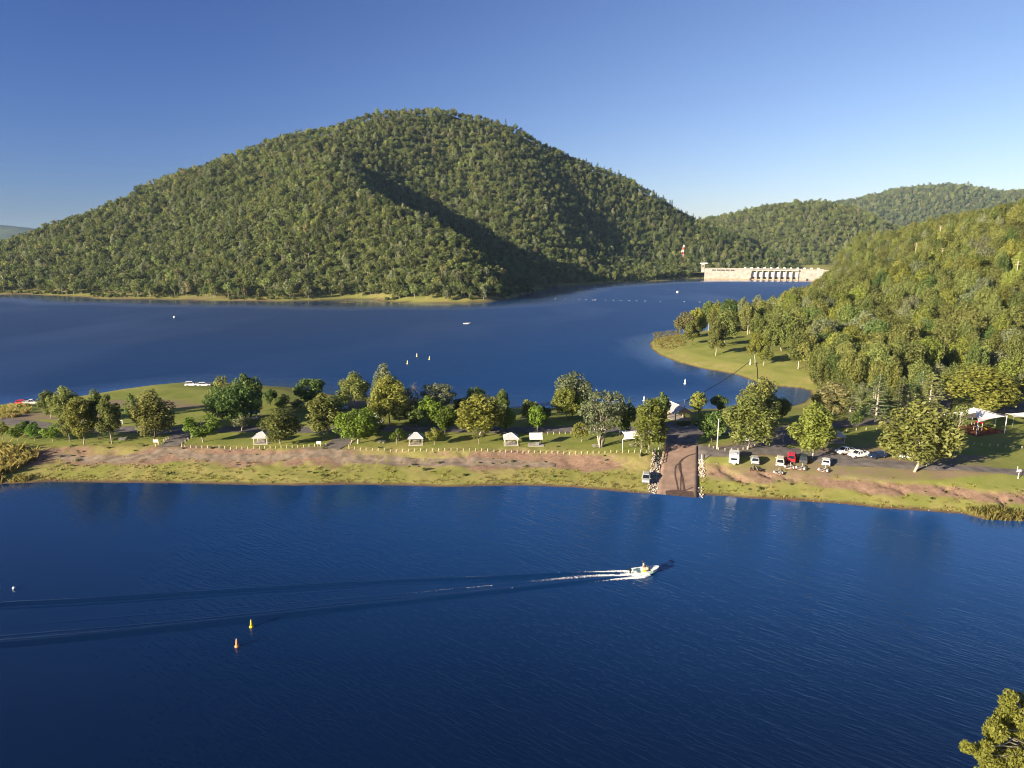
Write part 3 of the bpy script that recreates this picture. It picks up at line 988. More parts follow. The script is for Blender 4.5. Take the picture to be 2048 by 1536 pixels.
G_P = 'trees on the grassy spit'
PARK = [
    # kind, x, base y, top y, crown width (photo px), leaf, label, bark
    ('small', 5, 879, 842, 24, 'yellow', 'round young tree cut by the left edge of the photo, behind the grass bank', None),
    ('small', 35, 881, 849, 30, 'bright', 'low bright green round tree second from the left edge', None),
    ('small', 57, 868, 841, 26, 'dark', 'small dark round tree just behind two bright low trees at far left', M_BARKD),
    ('small', 69, 882, 846, 29, 'bright', 'low bright green tree in front of the small dark one at far left', None),
    ('small', 105, 883, 848, 35, 'bright', 'low wide bright green tree left of the pale-trunked tall gums', None),
    ('tall', 100, 838, 780, 31, 'olive', 'leftmost tall gum, nearest the red and white cars on the shore', None),
    ('gum', 133, 848, 773, 48, 'olive', 'tallest gum of the left clump, behind the slender front gums', M_BARKD),
    ('tall', 139, 884, 812, 30, 'olive', 'slim gum with pale trunk at the front left of the left clump', None),
    ('tall', 167, 889, 793, 46, 'yellow', 'yellow-green gum with forked pale trunk, foremost of the left clump', None),
    ('tall', 197, 880, 780, 40, 'olive', 'thin-stemmed gum between two pale-trunked gums of the left clump', M_BARKD),
    ('tall', 224, 887, 789, 42, 'olive', 'rightmost pale-trunked gum of the left clump, near the picnic table', None),
    ('thin', 264, 838, 786, 26, 'dark', 'thin flat-topped tree standing alone on the lawn between two gums', None),
    ('gum', 308, 879, 781, 74, 'olive', 'wide gum with straight black trunk beside the first track down to the bank', M_BARKD),
    ('small', 407, 884, 829, 60, 'bright', 'small open-crowned tree beside the white bollards right of the first track', None),
    ('fig', 466, 853, 768, 100, 'dark', 'massive dark spreading tree on the lawn left of the blue-roofed shelter', None),
    ('round', 500, 835, 746, 52, 'dark', 'tall dark round tree rising above the massive spreading tree', M_BARKD),
    ('thin', 445, 832, 751, 40, 'olive', 'light feathery tree behind the top of the massive spreading tree', None),
    ('thin', 484, 862, 828, 32, 'grey', 'small greyish sapling under the massive spreading tree', None),
    ('round', 541, 811, 778, 26, 'dark', 'small dark tree on the back lawn near the far shore', M_BARKD),
    ('small', 562, 822, 795, 23, 'bright', 'tiny bright green tree on the back lawn in front of a dark one', None),
    ('thin', 517, 829, 794, 26, 'olive', 'thin pale tree right beside the blue-roofed shelter', None),
    ('thin', 596, 824, 797, 26, 'olive', 'slight olive tree at the foot of the dark round tree by the far shore', None),
    ('small', 566, 812, 789, 30, 'dark', 'low dark shrub-like tree on the back lawn left of the dark round tree', M_BARKD),
    ('round', 622, 816, 757, 55, 'dark', 'dark round tree on the far shore of the spit', M_BARKD),
    ('gum', 561, 888, 818, 70, 'olive', 'spreading olive tree directly right of the leftmost picnic shelter', None),
    ('tall', 648, 881, 786, 60, 'olive', 'sparse olive gum with dark forked trunk left of the second track', M_BARKD),
    ('gum', 709, 814, 744, 58, 'olive', 'tall gum with branching pale trunk on the bare dirt by the far shore', None),
    ('small', 670, 822, 790, 50, 'dark', 'dark low trees behind the sparse olive gum near the far shore', M_BARKD),
    ('fig', 716, 887, 817, 86, 'bright', 'broad bright green tree with forked white trunk right of the second track', None),
    ('small', 750, 872, 846, 40, 'dark', 'dark low bush-like tree tucked behind the broad bright green tree', M_BARKD),
    ('gum', 780, 853, 753, 68, 'yellow', 'big yellow-green gum in front of the highest tree of the spit', M_BARKD),
    ('gum', 772, 836, 728, 42, 'grey', 'highest tree of the spit, its pale top above the big yellow-green gum', None),
    ('small', 793, 889, 857, 29, 'bright', 'small bright tree with white trunk left of the second picnic shelter', None),
    ('round', 833, 852, 808, 52, 'dark', 'dark tree with forked white trunk by the park road', None),
    ('thin', 817, 838, 775, 34, 'grey', 'pale grey-green tree just left of the bare purple-grey tree', None),
    ('dead', 836, 836, 768, 28, 'dry', 'bare purple-grey leafless tree behind the road', M_DEAD),
    ('round', 862, 851, 790, 46, 'bright', 'bright green round tree right of the bare leafless tree', M_BARKD),
    ('willow', 880, 842, 766, 62, 'grey', 'pale grey-olive bushy tree by the far shore behind bright green ones', None),
    ('round', 891, 871, 814, 44, 'bright', 'bright green oval tree in front of the pale bushy tree', M_BARKD),
    ('small', 870, 889, 855, 33, 'yellow', 'small yellow-green tree directly right of the second picnic shelter', None),
    ('round', 925, 838, 795, 34, 'dark', 'dark tree wedged behind the large yellow-green lobed tree on its left', M_BARKD),
    ('gum', 957, 874, 788, 90, 'yellow', 'large lobed yellow-green tree left of the third picnic shelter', None),
    ('thin', 957, 888, 852, 26, 'olive', 'small thin tree standing before the large lobed yellow-green tree', None),
    ('round', 952, 831, 773, 34, 'dark', 'dark round tree top peeping over the large lobed yellow-green tree', M_BARKD),
    ('tall', 1004, 842, 778, 30, 'dark', 'slim grey-dark tree behind the third picnic shelter', M_BARKD),
    ('round', 1012, 864, 814, 36, 'bright', 'bright green tree just above the roof of the third picnic shelter', M_BARKD),
    ('round', 1058, 850, 799, 32, 'yellow', 'oval yellow-green tree at the far shore above the flat white awning', M_BARKD),
    ('round', 1075, 864, 811, 36, 'bright', 'bright green tree standing right behind the flat white awning', None),
    ('round', 1090, 846, 812, 24, 'dark', 'small dark tree half hidden right of the oval yellow-green tree', M_BARKD),
    ('gum', 1145, 832, 744, 68, 'grey', 'tall grey-olive dome-crowned tree on the far shore right of centre', M_BARKD),
    ('gum', 1132, 839, 776, 52, 'yellow', 'yellow-green tree in front of the tall dome-crowned tree', None),
    ('small', 1162, 883, 843, 34, 'yellow', 'small tree on the lawn left of the big pale multi-stemmed tree', None),
    ('small', 1166, 838, 790, 36, 'bright', 'bright green tree half hidden behind the left of the big multi-stemmed tree', M_BARKD),
    ('willow', 1201, 894, 781, 84, 'grey', 'big pale multi-stemmed tree on the lawn left of the white shade canopy', None),
    ('round', 1246, 872, 800, 48, 'dark', 'dense dark green tree behind the white shade canopy', M_BARKD),
    ('pine', 1258, 846, 793, 13, 'pine', 'thin dark conifer poking up behind the white shade canopy', M_BARKD),
    ('tall', 1300, 903, 798, 70, 'yellow', 'drooping yellow-green gum beside the boat ramp at the shade canopy', None),
    ('round', 1322, 850, 785, 33, 'dark', 'dark oval tree behind the drooping gum left of the gabled shelter', M_BARKD),
    ('thin', 1281, 915, 862, 29, 'olive', 'thin young gum with white trunk in front of the shade canopy', None),
    ('round', 1396, 829, 784, 31, 'yellow', 'round clipped-looking tree immediately right of the gabled shelter', M_BARKD),
    ('round', 1437, 824, 788, 31, 'dark', 'round dark tree on the shore, second right of the gabled shelter', M_BARKD),
    ('round', 1424, 884, 822, 50, 'dark', 'dark green leafy tree beside the tall pale utility pole', M_BARKD),
    ('gum', 1494, 899, 784, 92, 'olive', 'big gum with drooping grey-green crown behind the white caravan', None),
    ('gum', 1514, 862, 756, 70, 'olive', 'tall gum whose top rises over the cove behind the big drooping gum', None),
    ('round', 1557, 848, 794, 37, 'yellow', 'small autumn-tinted tree right of the tall gum by the cove', M_BARKD),
    ('gum', 1624, 918, 806, 80, 'yellow', 'egg-shaped yellow-green gum behind the row of parked trailers', None),
    ('gum', 1828, 943, 800, 130, 'olive', 'large spreading gum with white trunk at the edge of the eroded bank', None),
    ('gum', 1955, 826, 729, 114, 'yellow', 'large broad gum behind the playground shade sails', None),
    ('thin', 1915, 871, 808, 38, 'olive', 'slender tree in front of the playground shade sails', None),
    ('small', 1711, 856, 822, 24, 'dark', 'small dark tree at the foot of the front hoop pine', M_BARKD),
    ('tall', 1664, 838, 764, 66, 'dry', 'tawny twisted gum behind the egg-shaped gum', None),
    # hoop pines
    ('pine', 1699, 842, 762, 46, 'olive', 'hoop pine with bare white lower trunk, nearest the cove', None),
    ('pine', 1751, 846, 748, 48, 'pine', 'open hoop pine with wide-spaced branches, second in its row', None),
    ('pine', 1800, 826, 752, 40, 'olive', 'dense hoop pine in the middle of the conifer row', None),
    ('pine', 1812, 830, 764, 36, 'pine', 'shorter hoop pine close in front of the dense middle one', None),
    ('pine', 1838, 822, 742, 40, 'pine', 'tall straight hoop pine left of the last one in the row', None),
    ('pine', 1857, 826, 744, 50, 'olive', 'rightmost hoop pine with white trunk, beside the back road', None),
    ('pine', 1993, 755, 680, 42, 'pine', 'dark hoop pine standing in the forest behind the large broad gum', None),
    ('pine', 1745, 765, 690, 52, 'pine', 'broad hoop pine at the forest foot behind the conifer row', None),
    # the grassy point
    ('gum', 1369, 678, 624, 38, 'dry', 'first gum on the tip of the grassy point, thin brownish crown', None),
    ('gum', 1393, 671, 616, 34, 'yellow', 'second gum from the tip of the grassy point, brighter green', None),
    ('tall', 1384, 690, 640, 34, 'olive', 'lower bushy gum at the shore in front of the first point gums', M_BARKD),
    ('tall', 1431, 711, 640, 36, 'olive', 'slim gum with straight white trunk alone on the point lawn', None),
    ('gum', 1447, 692, 618, 50, 'olive', 'round-headed gum with white trunk behind the slim lawn gum', None),
    ('tall', 1510, 729, 664, 34, 'yellow', 'left one of the pair of leafy gums near the cove shore', None),
    ('tall', 1527, 731, 668, 30, 'yellow', 'right one of the pair of leafy gums near the cove shore', None),
    ('tall', 1545, 703, 632, 34, 'olive', 'gum with slanting brown trunk behind the leafy pair', M_BARKD),
    ('gum', 1563, 702, 622, 44, 'olive', 'gum with leaning white trunk at the back edge of the point lawn', None),
    ('tall', 1596, 738, 655, 42, 'olive', 'feathery gum at the right end of the point lawn', None),
    ('tall', 1611, 739, 662, 36, 'olive', 'dark-stemmed gum next to the feathery one at the lawn end', M_BARKD),
]
for i_, (k, x, b_, tp, wp, lf, lb, bk) in enumerate(PARK):
    px_tree(k, x, b_, tp, wp, lf, lb, bk, seed=i_)

# ------------------------------------------------------------------ instanced woods
def scatter(name, P, rot, scl, idx, protos, label, kind='stuff'):
    me = mesh_np(name, P, [np.zeros((0, 3), int)]) if False else bpy.data.meshes.new(name)
    me.vertices.add(len(P)); me.vertices.foreach_set('co', np.asarray(P, np.float32).ravel())
    a = me.attributes.new('rotv', 'FLOAT_VECTOR', 'POINT'); a.data.foreach_set('vector', np.asarray(rot, np.float32).ravel())
    a = me.attributes.new('sclv', 'FLOAT_VECTOR', 'POINT'); a.data.foreach_set('vector', np.asarray(scl, np.float32).ravel())
    a = me.attributes.new('pick', 'INT', 'POINT'); a.data.foreach_set('value', np.asarray(idx, np.int32).ravel())
    o = obj(name, me)
    c = bpy.data.collections.new(name + '_kinds')
    for k, pm in enumerate(protos):
        po = bpy.data.objects.new('%s_kind_%02d' % (name, k), pm); c.objects.link(po)
    ng = bpy.data.node_groups.new(name + '_nodes', 'GeometryNodeTree')
    ng.interface.new_socket('Geometry', in_out='INPUT', socket_type='NodeSocketGeometry')
    ng.interface.new_socket('Geometry', in_out='OUTPUT', socket_type='NodeSocketGeometry')
    N = ng.nodes; gi = N.new('NodeGroupInput'); go = N.new('NodeGroupOutput')
    ci = N.new('GeometryNodeCollectionInfo'); ci.inputs['Collection'].default_value = c
    ci.inputs['Separate Children'].default_value = True; ci.inputs['Reset Children'].default_value = True
    ip = N.new('GeometryNodeInstanceOnPoints'); ip.inputs['Pick Instance'].default_value = True

    def na(nm, ty):
        q = N.new('GeometryNodeInputNamedAttribute'); q.data_type = ty; q.inputs['Name'].default_value = nm; return q.outputs['Attribute']
    L = ng.links
    L.new(gi.outputs[0], ip.inputs['Points']); L.new(ci.outputs[0], ip.inputs['Instance'])
    L.new(na('pick', 'INT'), ip.inputs['Instance Index'])
    er = N.new('FunctionNodeEulerToRotation'); L.new(na('rotv', 'FLOAT_VECTOR'), er.inputs[0]); L.new(er.outputs[0], ip.inputs['Rotation'])
    L.new(na('sclv', 'FLOAT_VECTOR'), ip.inputs['Scale'])
    L.new(ip.outputs[0], go.inputs[0])
    md = o.modifiers.new('scatter', 'NODES'); md.node_group = ng
    return tag(o, label, None, None, kind)


def joined(T, name, leafm, barkm, hang=.4, aspect=1.6):
    """trunk and crown of a far tree as one mesh"""
    C = np.concatenate(T.lv); N = np.concatenate(T.ln); S = np.concatenate(T.ls); TT = np.concatenate(T.lt)
    V, F = leaf_quads(C, N, S, T.rng, hang, aspect)
    tv = np.concatenate(T.tv); tf = np.concatenate(T.tf)
    me = mesh_np(name, np.concatenate([V, tv]), [F, tf + len(V)], False, [leafm, barkm])
    mi = np.r_[np.zeros(len(F), int), np.ones(len(tf), int)]
    me.polygons.foreach_set('material_index', mi.astype(np.int32))
    set_attr(me, 'tint', np.r_[TT, np.zeros(len(tf))], 'FACE')
    return me


FAR_GUM = [joined(gen_tree(60 + s, [13, 12, 14, 11, 13, 12][s], [9, 10.5, 9.5, 9.5, 8.5, 10][s], [.34, .36, .3, .32, .42, .3][s], [12, 11, 14, 11, 10, 12][s], 34, .85, ['gum', 'round', 'gum', 'round', 'gum', 'round'][s], 1, .2, .22, (.17, .24)), 'far_tree', LEAF['forest'], M_BARK, .1, 1.35) for s in range(6)]
FAR_DRY = joined(gen_tree(71, 13, 8, .4, 12, 22, .7, 'gum', 1, .4, .26, (.16, .22)), 'far_tree', LEAF['dry'], M_BARK)
FAR_GREY = joined(gen_tree(72, 14, 9, .34, 14, 34, .8, 'gum', 1, .4, .26, (.16, .22)), 'far_tree', LEAF['grey'], M_BARK)
FAR_PINE = joined(gen_pine(73, 16.5, 5.2, .6, 14), 'far_tree', LEAF['pine'], M_BARKD)
FAR_SHRUB = joined(gen_tree(74, 3.2, 4, .1, 8, 26, .55, 'round', 1, .1, .08, (.2, .28)), 'far_shrub', LEAF['forest'], M_BARKD)
FAR_ALL = FAR_GUM + [FAR_DRY, FAR_GREY, FAR_PINE, FAR_SHRUB]


def jgrid(x0, x1, y0, y1, s, rng):
    X, Y = np.meshgrid(np.arange(x0, x1, s), np.arange(y0, y1, s))
    X = X + rng.uniform(-.48, .48, X.shape) * s; Y = Y + rng.uniform(-.48, .48, Y.shape) * s
    return X.ravel(), Y.ravel()


def wood(name, X, Y, Z, label, rng, hmul=1.0, pine=None, dens=.96):
    ppx, ppy = proj(np.stack([X, Y, Z], -1))
    clear = fbm(X / 55, Y / 55, 101, 3)
    ok = (ppx > -260) & (ppx < 2320) & (rng.uniform(size=X.shape) < dens * (.75 + .25 * sstep(.28, .42, clear + .06)))
    X, Y, Z, ppx, ppy = X[ok], Y[ok], Z[ok], ppx[ok], ppy[ok]
    n = len(X)
    big = fbm(X / 35, Y / 35, 103, 3)
    s = (.62 + .75 * rng.beta(2, 2.5, n) + .5 * (big - .5)) * hmul
    idx = rng.integers(0, 6, n)
    u = rng.uniform(size=n)
    idx = np.where(u < .03, 6, idx); idx = np.where((u > .03) & (u < .11), 7, idx)
    if pine is not None: idx = np.where(rng.uniform(size=n) < pine(ppx, ppy), 8, idx)
    sc_ = np.stack([s * rng.uniform(.8, 1.15, n), s * rng.uniform(.8, 1.15, n), s * rng.uniform(.85, 1.25, n)], -1)
    rot = np.stack([rng.normal(size=n) * .04, rng.normal(size=n) * .04, rng.uniform(0, 6.28, n)], -1)
    return scatter(name, np.stack([X, Y, Z], -1), rot, sc_, idx, FAR_ALL, label)


g_ = np.random.default_rng(5)
# mountain
X, Y = jgrid(-1300, 620, 690, 1640, 7.9, g_)
Z = bil(MX, MY, MZZ, X, Y)
ok = (Z > .9 + 1.6 * vnoise(X / 30, Y / 30, 8)) & ((Z > 4) | (g_.uniform(size=Z.shape) < .8))
X, Y, Z = X[ok], Y[ok], Z[ok]
# drop what the mountain itself hides well behind its crest
nn = np.array([bil(MX, MY, MZZ, X + dx, Y + dy) for dx, dy in ((3, 0), (-3, 0), (0, 3), (0, -3))])
nx, ny = -(nn[0] - nn[1]) / 6, -(nn[2] - nn[3]) / 6
vis = (nx * (0 - X) + ny * (0 - Y) + (56 - Z)) / np.sqrt(X * X + Y * Y)
keep = vis > -.10
X, Y, Z = X[keep], Y[keep], Z[keep]
wood('mountain_forest', X, Y, Z - .2, 'dense eucalypt forest covering the mountain', g_, 1.0,
     lambda a, b: .32 * sstep(1120, 1300, a) * (1 - sstep(520, 570, b)) + .03 * sstep(900, 1150, a))
# shrubs and small trees along the mountain's shore
q = np.repeat(MS[:-1], 60, 0) + g_.uniform(size=(60 * (len(MS) - 1), 1)) * np.repeat(MS[1:] - MS[:-1], 60, 0)
q = q + np.stack([g_.normal(size=len(q)) * 3, g_.uniform(1, 26, len(q))], -1)
z = bil(MX, MY, MZZ, q[:, 0], q[:, 1]); ok = (z > .3) & (fbm(q[:, 0] / 18, q[:, 1] / 18, 6, 2) > .42)
q = q[ok]; z = z[ok]; n = len(q); s = g_.uniform(.35, 1.1, n)
scatter('shore_scrub', np.c_[q, z], np.c_[np.zeros((n, 2)), g_.uniform(0, 6.28, n)], np.stack([s, s, s * g_.uniform(.7, 1.3, n)], -1), np.full(n, 0), [FAR_SHRUB], 'low scrub along the far shore under the mountain')
# far hills
for (HX, HY, HZ), nm, lb, sp in ((FH1, 'far_forest', 'forest on the lower far hill behind the dam', 13.5), (FH2, 'far_forest', 'forest on the higher far hill at the right', 21)):
    X, Y = jgrid(HX[0, 0], HX[0, -1], HY[0, 0] + 10, HY[-1, 0] * .72 + HY[0, 0] * .28, sp, g_)
    Z = bil(HX[0], HY[:, 0], HZ, X, Y); ok = Z > 9
    wood(nm, X[ok], Y[ok], Z[ok] - .3, lb, g_, sp / 12.0)

# ------------------------------------------------------------------ roads, ramp, mulch (sheets laid on the ground)
M_ASPH = mat('asphalt', (0.160, 0.138, 0.124), .9, .15, noise=.3, nscale=.5)
M_ASPH2 = mat('gravel_track', (0.22, 0.17, 0.125), .95, .05, noise=.35, nscale=.6)
M_RAMP = mat('ramp_concrete', (0.265, 0.178, 0.132), .85, .2, noise=.22, nscale=.45)
M_WET = mat('wet_track', (0.085, 0.055, 0.042), .6, .3, noise=.3, nscale=1.5)
M_MULCH = mat('bark_mulch', (0.160, 0.062, 0.034), .95, .05, noise=.35, nscale=2)
ROADS = []


def resample(P, step):
    P = np.asarray(P, float)
    # Catmull-Rom through the points
    Q = np.vstack([2 * P[0] - P[1], P, 2 * P[-1] - P[-2]]); out = []
    for i in range(1, len(Q) - 2):
        n = max(2, int(np.linalg.norm(Q[i + 1] - Q[i]) / step))
        for t in np.linspace(0, 1, n, endpoint=False):
            out.append(.5 * ((2 * Q[i]) + (-Q[i - 1] + Q[i + 1]) * t + (2 * Q[i - 1] - 5 * Q[i] + 4 * Q[i + 1] - Q[i + 2]) * t * t + (-Q[i - 1] + 3 * Q[i] - 3 * Q[i + 1] + Q[i + 2]) * t ** 3))
    out.append(P[-1]); return np.array(out)


def ribbon(P, wid, zf, ncross=9, edge=.25, seed=0, step=1.0):
    C = resample(P, step); n = len(C)
    wv = np.interp(np.linspace(0, 1, n), np.linspace(0, 1, len(wid)), wid) if np.ndim(wid) else np.full(n, wid)
    T = np.gradient(C, axis=0); T /= np.linalg.norm(T, axis=1, keepdims=True) + 1e-9; Nn = np.stack([-T[:, 1], T[:, 0]], -1)
    s = np.linspace(-.5, .5, ncross)
    jit = np.where(np.abs(s) > .49, 1, 0)[None] * edge * (vnoise(np.arange(n)[:, None] * .35 * step, s[None] * 7 + seed, seed) - .5) * 2
    off = s[None] * wv[:, None] + jit * np.sign(s)[None]
    XY = C[:, None, :2] + off[..., None] * Nn[:, None]
    Z = zf(XY[..., 0], XY[..., 1])
    V = np.concatenate([XY, Z[..., None]], -1).reshape(-1, 3)
    return V, grid_faces(ncross, n), C


def road(name, pxs, wid, m, label, dz=.07, edge=.3, seed=0):
    P = np.array([gpt(*p)[:2] for p in pxs])
    V, F, C = ribbon(P, wid, lambda x, y: ground(x, y) + dz, 11, edge, seed)
    ROADS.append((C, np.max(wid)))
    return tag(obj(name, mesh_np(name, V, F, True, [m])), label, kind='structure')


road('road', [(-200, 834), (-60, 838), (40, 846), (110, 856), (180, 860), (260, 859), (340, 861), (430, 859), (520, 858), (620, 860), (720, 858), (820, 857), (920, 859), (1020, 861), (1120, 859), (1230, 859), (1330, 859), (1370, 862)],
     6.6, M_ASPH, 'asphalt park road along the spit')
road('road', [(374, 862), (360, 874), (347, 886), (337, 894)], [7, 6, 5.5, 5], M_ASPH, 'first short asphalt track from the park road to the bank', .11, .3, 3)
road('road', [(712, 861), (696, 874), (680, 886), (660, 897)], [8, 6.5, 6, 5.5], M_ASPH, 'second short asphalt track from the park road to the bank', .11, .3, 4)
road('road', [(684, 858), (690, 842), (694, 826), (706, 814)], [6, 5.5, 5.5, 6], M_ASPH, 'asphalt spur to the far shore car park', .10, .3, 5)
road('dirt_track', [(338, 896), (312, 908), (262, 916), (190, 919), (110, 912)], [4.5, 4, 3.6, 3.2, 2.4], M_ASPH2, 'pale dirt track along the bank, left part', .05, .6, 6)
road('dirt_track', [(658, 898), (668, 908), (705, 917), (780, 922), (880, 925), (1000, 926), (1110, 931)], [4.5, 4.2, 4, 3.8, 3.6, 3.4, 2.2], M_ASPH2, 'pale dirt track along the bank, middle part', .05, .6, 7)
road('dirt_track', [(655, 898), (630, 908), (560, 914), (470, 916), (390, 913), (345, 902)], [3.5, 3, 3, 3, 3, 3.5], M_ASPH2, 'reddish dirt track joining the two asphalt tracks', .045, .6, 8)
road('road', [(1362, 846), (1362, 862), (1362, 880), (1362.5, 896)], [13, 12, 9, 8.2], M_ASPH, 'wide asphalt approach to the boat ramp', .10, .1, 9)
road('road', [(1372, 901), (1410, 904), (1460, 903), (1510, 900), (1560, 903), (1620, 912), (1700, 922), (1790, 929), (1880, 934), (1970, 940), (2060, 946), (2250, 958)],
     [8, 8, 8, 9.5, 8.5, 6, 5, 4.6, 4.4, 4.2, 4.2, 4.2], M_ASPH, 'narrow asphalt road past the parked trailers', .13, .35, 10)
road('road', [(1500, 900), (1530, 891), (1550, 878), (1568, 864), (1610, 855), (1680, 849), (1760, 843), (1850, 840), (1930, 835), (2000, 825), (2065, 811), (2250, 785)],
     [10, 8, 7.5, 7.5, 7, 6, 6, 6, 6, 6, 6, 6], M_ASPH, 'asphalt road curving back to the playground', .16, .3, 11)
road('road', [(1366, 862), (1420, 864), (1490, 860), (1560, 868)], 7, M_ASPH, 'asphalt link road behind the utility pole', .19, .3, 12)
road('road', [(1872, 838), (1884, 815), (1886, 790), (1880, 764), (1892, 742)], 5, M_ASPH, 'back road climbing into the forest behind the hoop pines', .20, .3, 13)

# ramp slab, a little proud of the bank
uu = np.linspace(-1.0, RLEN + 7, 60); vv = np.linspace(-4.15, 4.15, 15)
U_, V_ = np.meshgrid(uu, vv, indexing='ij')
V_ = V_ + np.where(np.abs(V_) > 4.1, np.sign(V_) * .55 * np.clip(U_ / RLEN, 0, 1.2), 0)
RX = RA[0] + U_ * RDIR[0] + V_ * RNRM[0]; RY = RA[1] + U_ * RDIR[1] + V_ * RNRM[1]; RZ = ramp_z(U_) + .10
topv = np.stack([RX, RY, RZ], -1); nr, nc = RX.shape
skl = topv[:, [0, -1]].copy(); skl[..., 2] -= .75
V = np.concatenate([topv.reshape(-1, 3), skl.reshape(-1, 3)])
i = np.arange(nr - 1); b0 = nr * nc
F1 = np.stack([i * nc, i * nc + nc, b0 + 2 * i + 2, b0 + 2 * i], -1); F2 = np.stack([i * nc + nc - 1, b0 + 2 * i + 1, b0 + 2 * i + 3, i * nc + 2 * nc - 1], -1)
tag(obj('boat_ramp', mesh_np('boat_ramp', V, np.concatenate([grid_faces(nc, nr), F1, F2]), False, [M_RAMP])), 'brown concrete boat ramp sloping into the lake', kind='structure')


def on_ramp(x, y):
    u, v = ramp_uv(x, y); return ramp_z(u) + .112


for k, (pxs, wd_) in enumerate([([(1392, 908), (1376, 912), (1362, 921), (1359, 934), (1364, 950), (1367, 968), (1369, 984)], .55), ([(1358, 926), (1352, 932), (1351, 950), (1355, 970), (1358, 986)], .45),
                                ([(1361, 926), (1362, 950), (1361, 986)], .4), ([(1386, 976), (1372, 981), (1366, 984)], .4)]):
    P = np.array([pt(px, py, float(np.interp(py, [893, 990], [4.45, 0])))[:2] for px, py in pxs])
    V, F, _ = ribbon(P, wd_, on_ramp, 3, .1, k, .5)
    tag(obj('wet_tyre_track', mesh_np('wet_tyre_track', V, F, True, [M_WET])), 'dark wet tyre track on the ramp', kind='structure')
P = np.array([pt(1332, 986, .3)[:2], pt(1388, 989, .2)[:2]])
V, F, _ = ribbon(P, 3.4, lambda x, y: on_ramp(x, y) + .002, 7, 1.2, 31, .6)
tag(obj('wet_edge', mesh_np('wet_edge', V, F, True, [M_WET])), 'wet dark concrete at the foot of the ramp', kind='structure')

# playground mulch
cor = np.array([gpt(*p)[:2] for p in [(1899, 855), (1948, 848), (2014, 864), (1952, 874)]])
a_, b_ = np.meshgrid(np.linspace(0, 1, 24), np.linspace(0, 1, 24))
XY = (cor[0] * ((1 - a_) * (1 - b_))[..., None] + cor[1] * (a_ * (1 - b_))[..., None] + cor[2] * (a_ * b_)[..., None] + cor[3] * ((1 - a_) * b_)[..., None])
edge_ = np.minimum(np.minimum(a_, 1 - a_), np.minimum(b_, 1 - b_))
Zm = ground(XY[..., 0], XY[..., 1]) + .06 + .35 * sstep(0, .2, edge_) * fbm(XY[..., 0] / 2, XY[..., 1] / 2, 3, 3)
tag(obj('bark_mulch', mesh_np('bark_mulch', np.concatenate([XY, Zm[..., None]], -1).reshape(-1, 3), grid_faces(24, 24), True, [M_MULCH])), 'red-brown bark mulch under the playground sails', kind='stuff')

# ------------------------------------------------------------------ trees of the right-hand hillside
g_ = np.random.default_rng(77)
X, Y = jgrid(40, 700, 225, 1150, 9.0, g_)
hz = land_h(X, Y, True); Z = ground(X, Y)
ok = inside(X, Y, HILL_AREA) & (hz[3] > 5) & hz[1]
for C, wd_ in ROADS: ok &= seg_dist(X, Y, C[::3]) > wd_ / 2 + 2.0
for (a, b_, c_) in PLACED: ok &= np.hypot(X - a, Y - b_) > 4.0
X, Y, Z = X[ok], Y[ok], Z[ok]
# outlying trees in the park foot
extra = [(1640, 790, 14, 9), (1632, 760, 15, 9), (1655, 770, 17, 10), (1680, 800, 12, 8), (1720, 812, 9, 6), (1775, 818, 8, 6), (1775, 795, 15, 9), (1830, 800, 14, 9), (1870, 792, 12, 8), (1900, 800, 13, 8), (2010, 800, 15, 9), (2044, 806, 12, 8), (1985, 812, 8, 6), (1690, 780, 15, 9), (1735, 782, 14, 9)]
hgt_ = g_.uniform(11.0, 20.5, len(X)); wid_ = g_.uniform(7.0, 13.0, len(X))
ex = np.array([gpt(a, b_) for a, b_, _, _ in extra])
X = np.r_[X, ex[:, 0]]; Y = np.r_[Y, ex[:, 1]]; Z = np.r_[Z, ex[:, 2]]
hgt_ = np.r_[hgt_, [e[2] for e in extra]]; wid_ = np.r_[wid_, [e[3] for e in extra]]
ppx, ppy = proj(np.stack([X, Y, Z + hgt_ * .6], -1))
dep = (np.stack([X, Y, Z], -1) - CAM) @ _F
size = hgt_ / dep
inf = (ppx > -20) & (ppx < 2075) & (ppy > 380)
order = np.argsort(-np.where(inf, size, -1))
NIND = 300 - len(PARK)
ind = order[:NIND]; rest = order[NIND:]
ADJ = {'olive': 'olive green', 'yellow': 'yellow-green', 'grey': 'grey-green', 'dark': 'dark green', 'bright': 'fresh green'}
for k in ind:
    lf = ['olive', 'yellow', 'olive', 'grey', 'olive', 'yellow', 'dark', 'olive'][g_.integers(0, 8)]
    x = ppx[k]; zone = int(np.searchsorted([1520, 1610, 1690, 1750, 1810, 1890, 1950, 2000], x))
    wh = ['behind the tip of the grassy point', 'behind the back of the grassy point', 'at the inner end of the cove', 'behind the hoop pine nearest the cove', 'behind the middle hoop pines', 'behind the rightmost hoop pine',
          'left behind the playground sails', 'right behind the playground sails', 'at the right photo edge'][zone]
    # how far up the wooded slope it stands, by what one sees: front edge of the wood, then rows behind
    row = ['at the front edge of the wood', 'a little inside the wood', 'halfway up the wooded slope', 'high in the wooded slope'][int(np.searchsorted([22, 48, 85], seg_dist(X[k], Y[k], FOOT)))]
    tl = 'tall' if hgt_[k] > 17.8 else ('low' if hgt_[k] < 14.2 else 'mid-height')
    lb = '%s %s gum %s %s' % (tl, ADJ[lf], row.replace('at the front edge of the wood', 'fronting the wood').replace('halfway up the wooded slope', 'halfway upslope').replace('high in the wooded slope', 'high upslope').replace('a little inside the wood', 'just inside the wood'), wh)
    put_tree('hill', (X[k], Y[k], Z[k] - .1), hgt_[k], wid_[k], lf, lb, 'gums of the wooded slope ' + lb[:110])
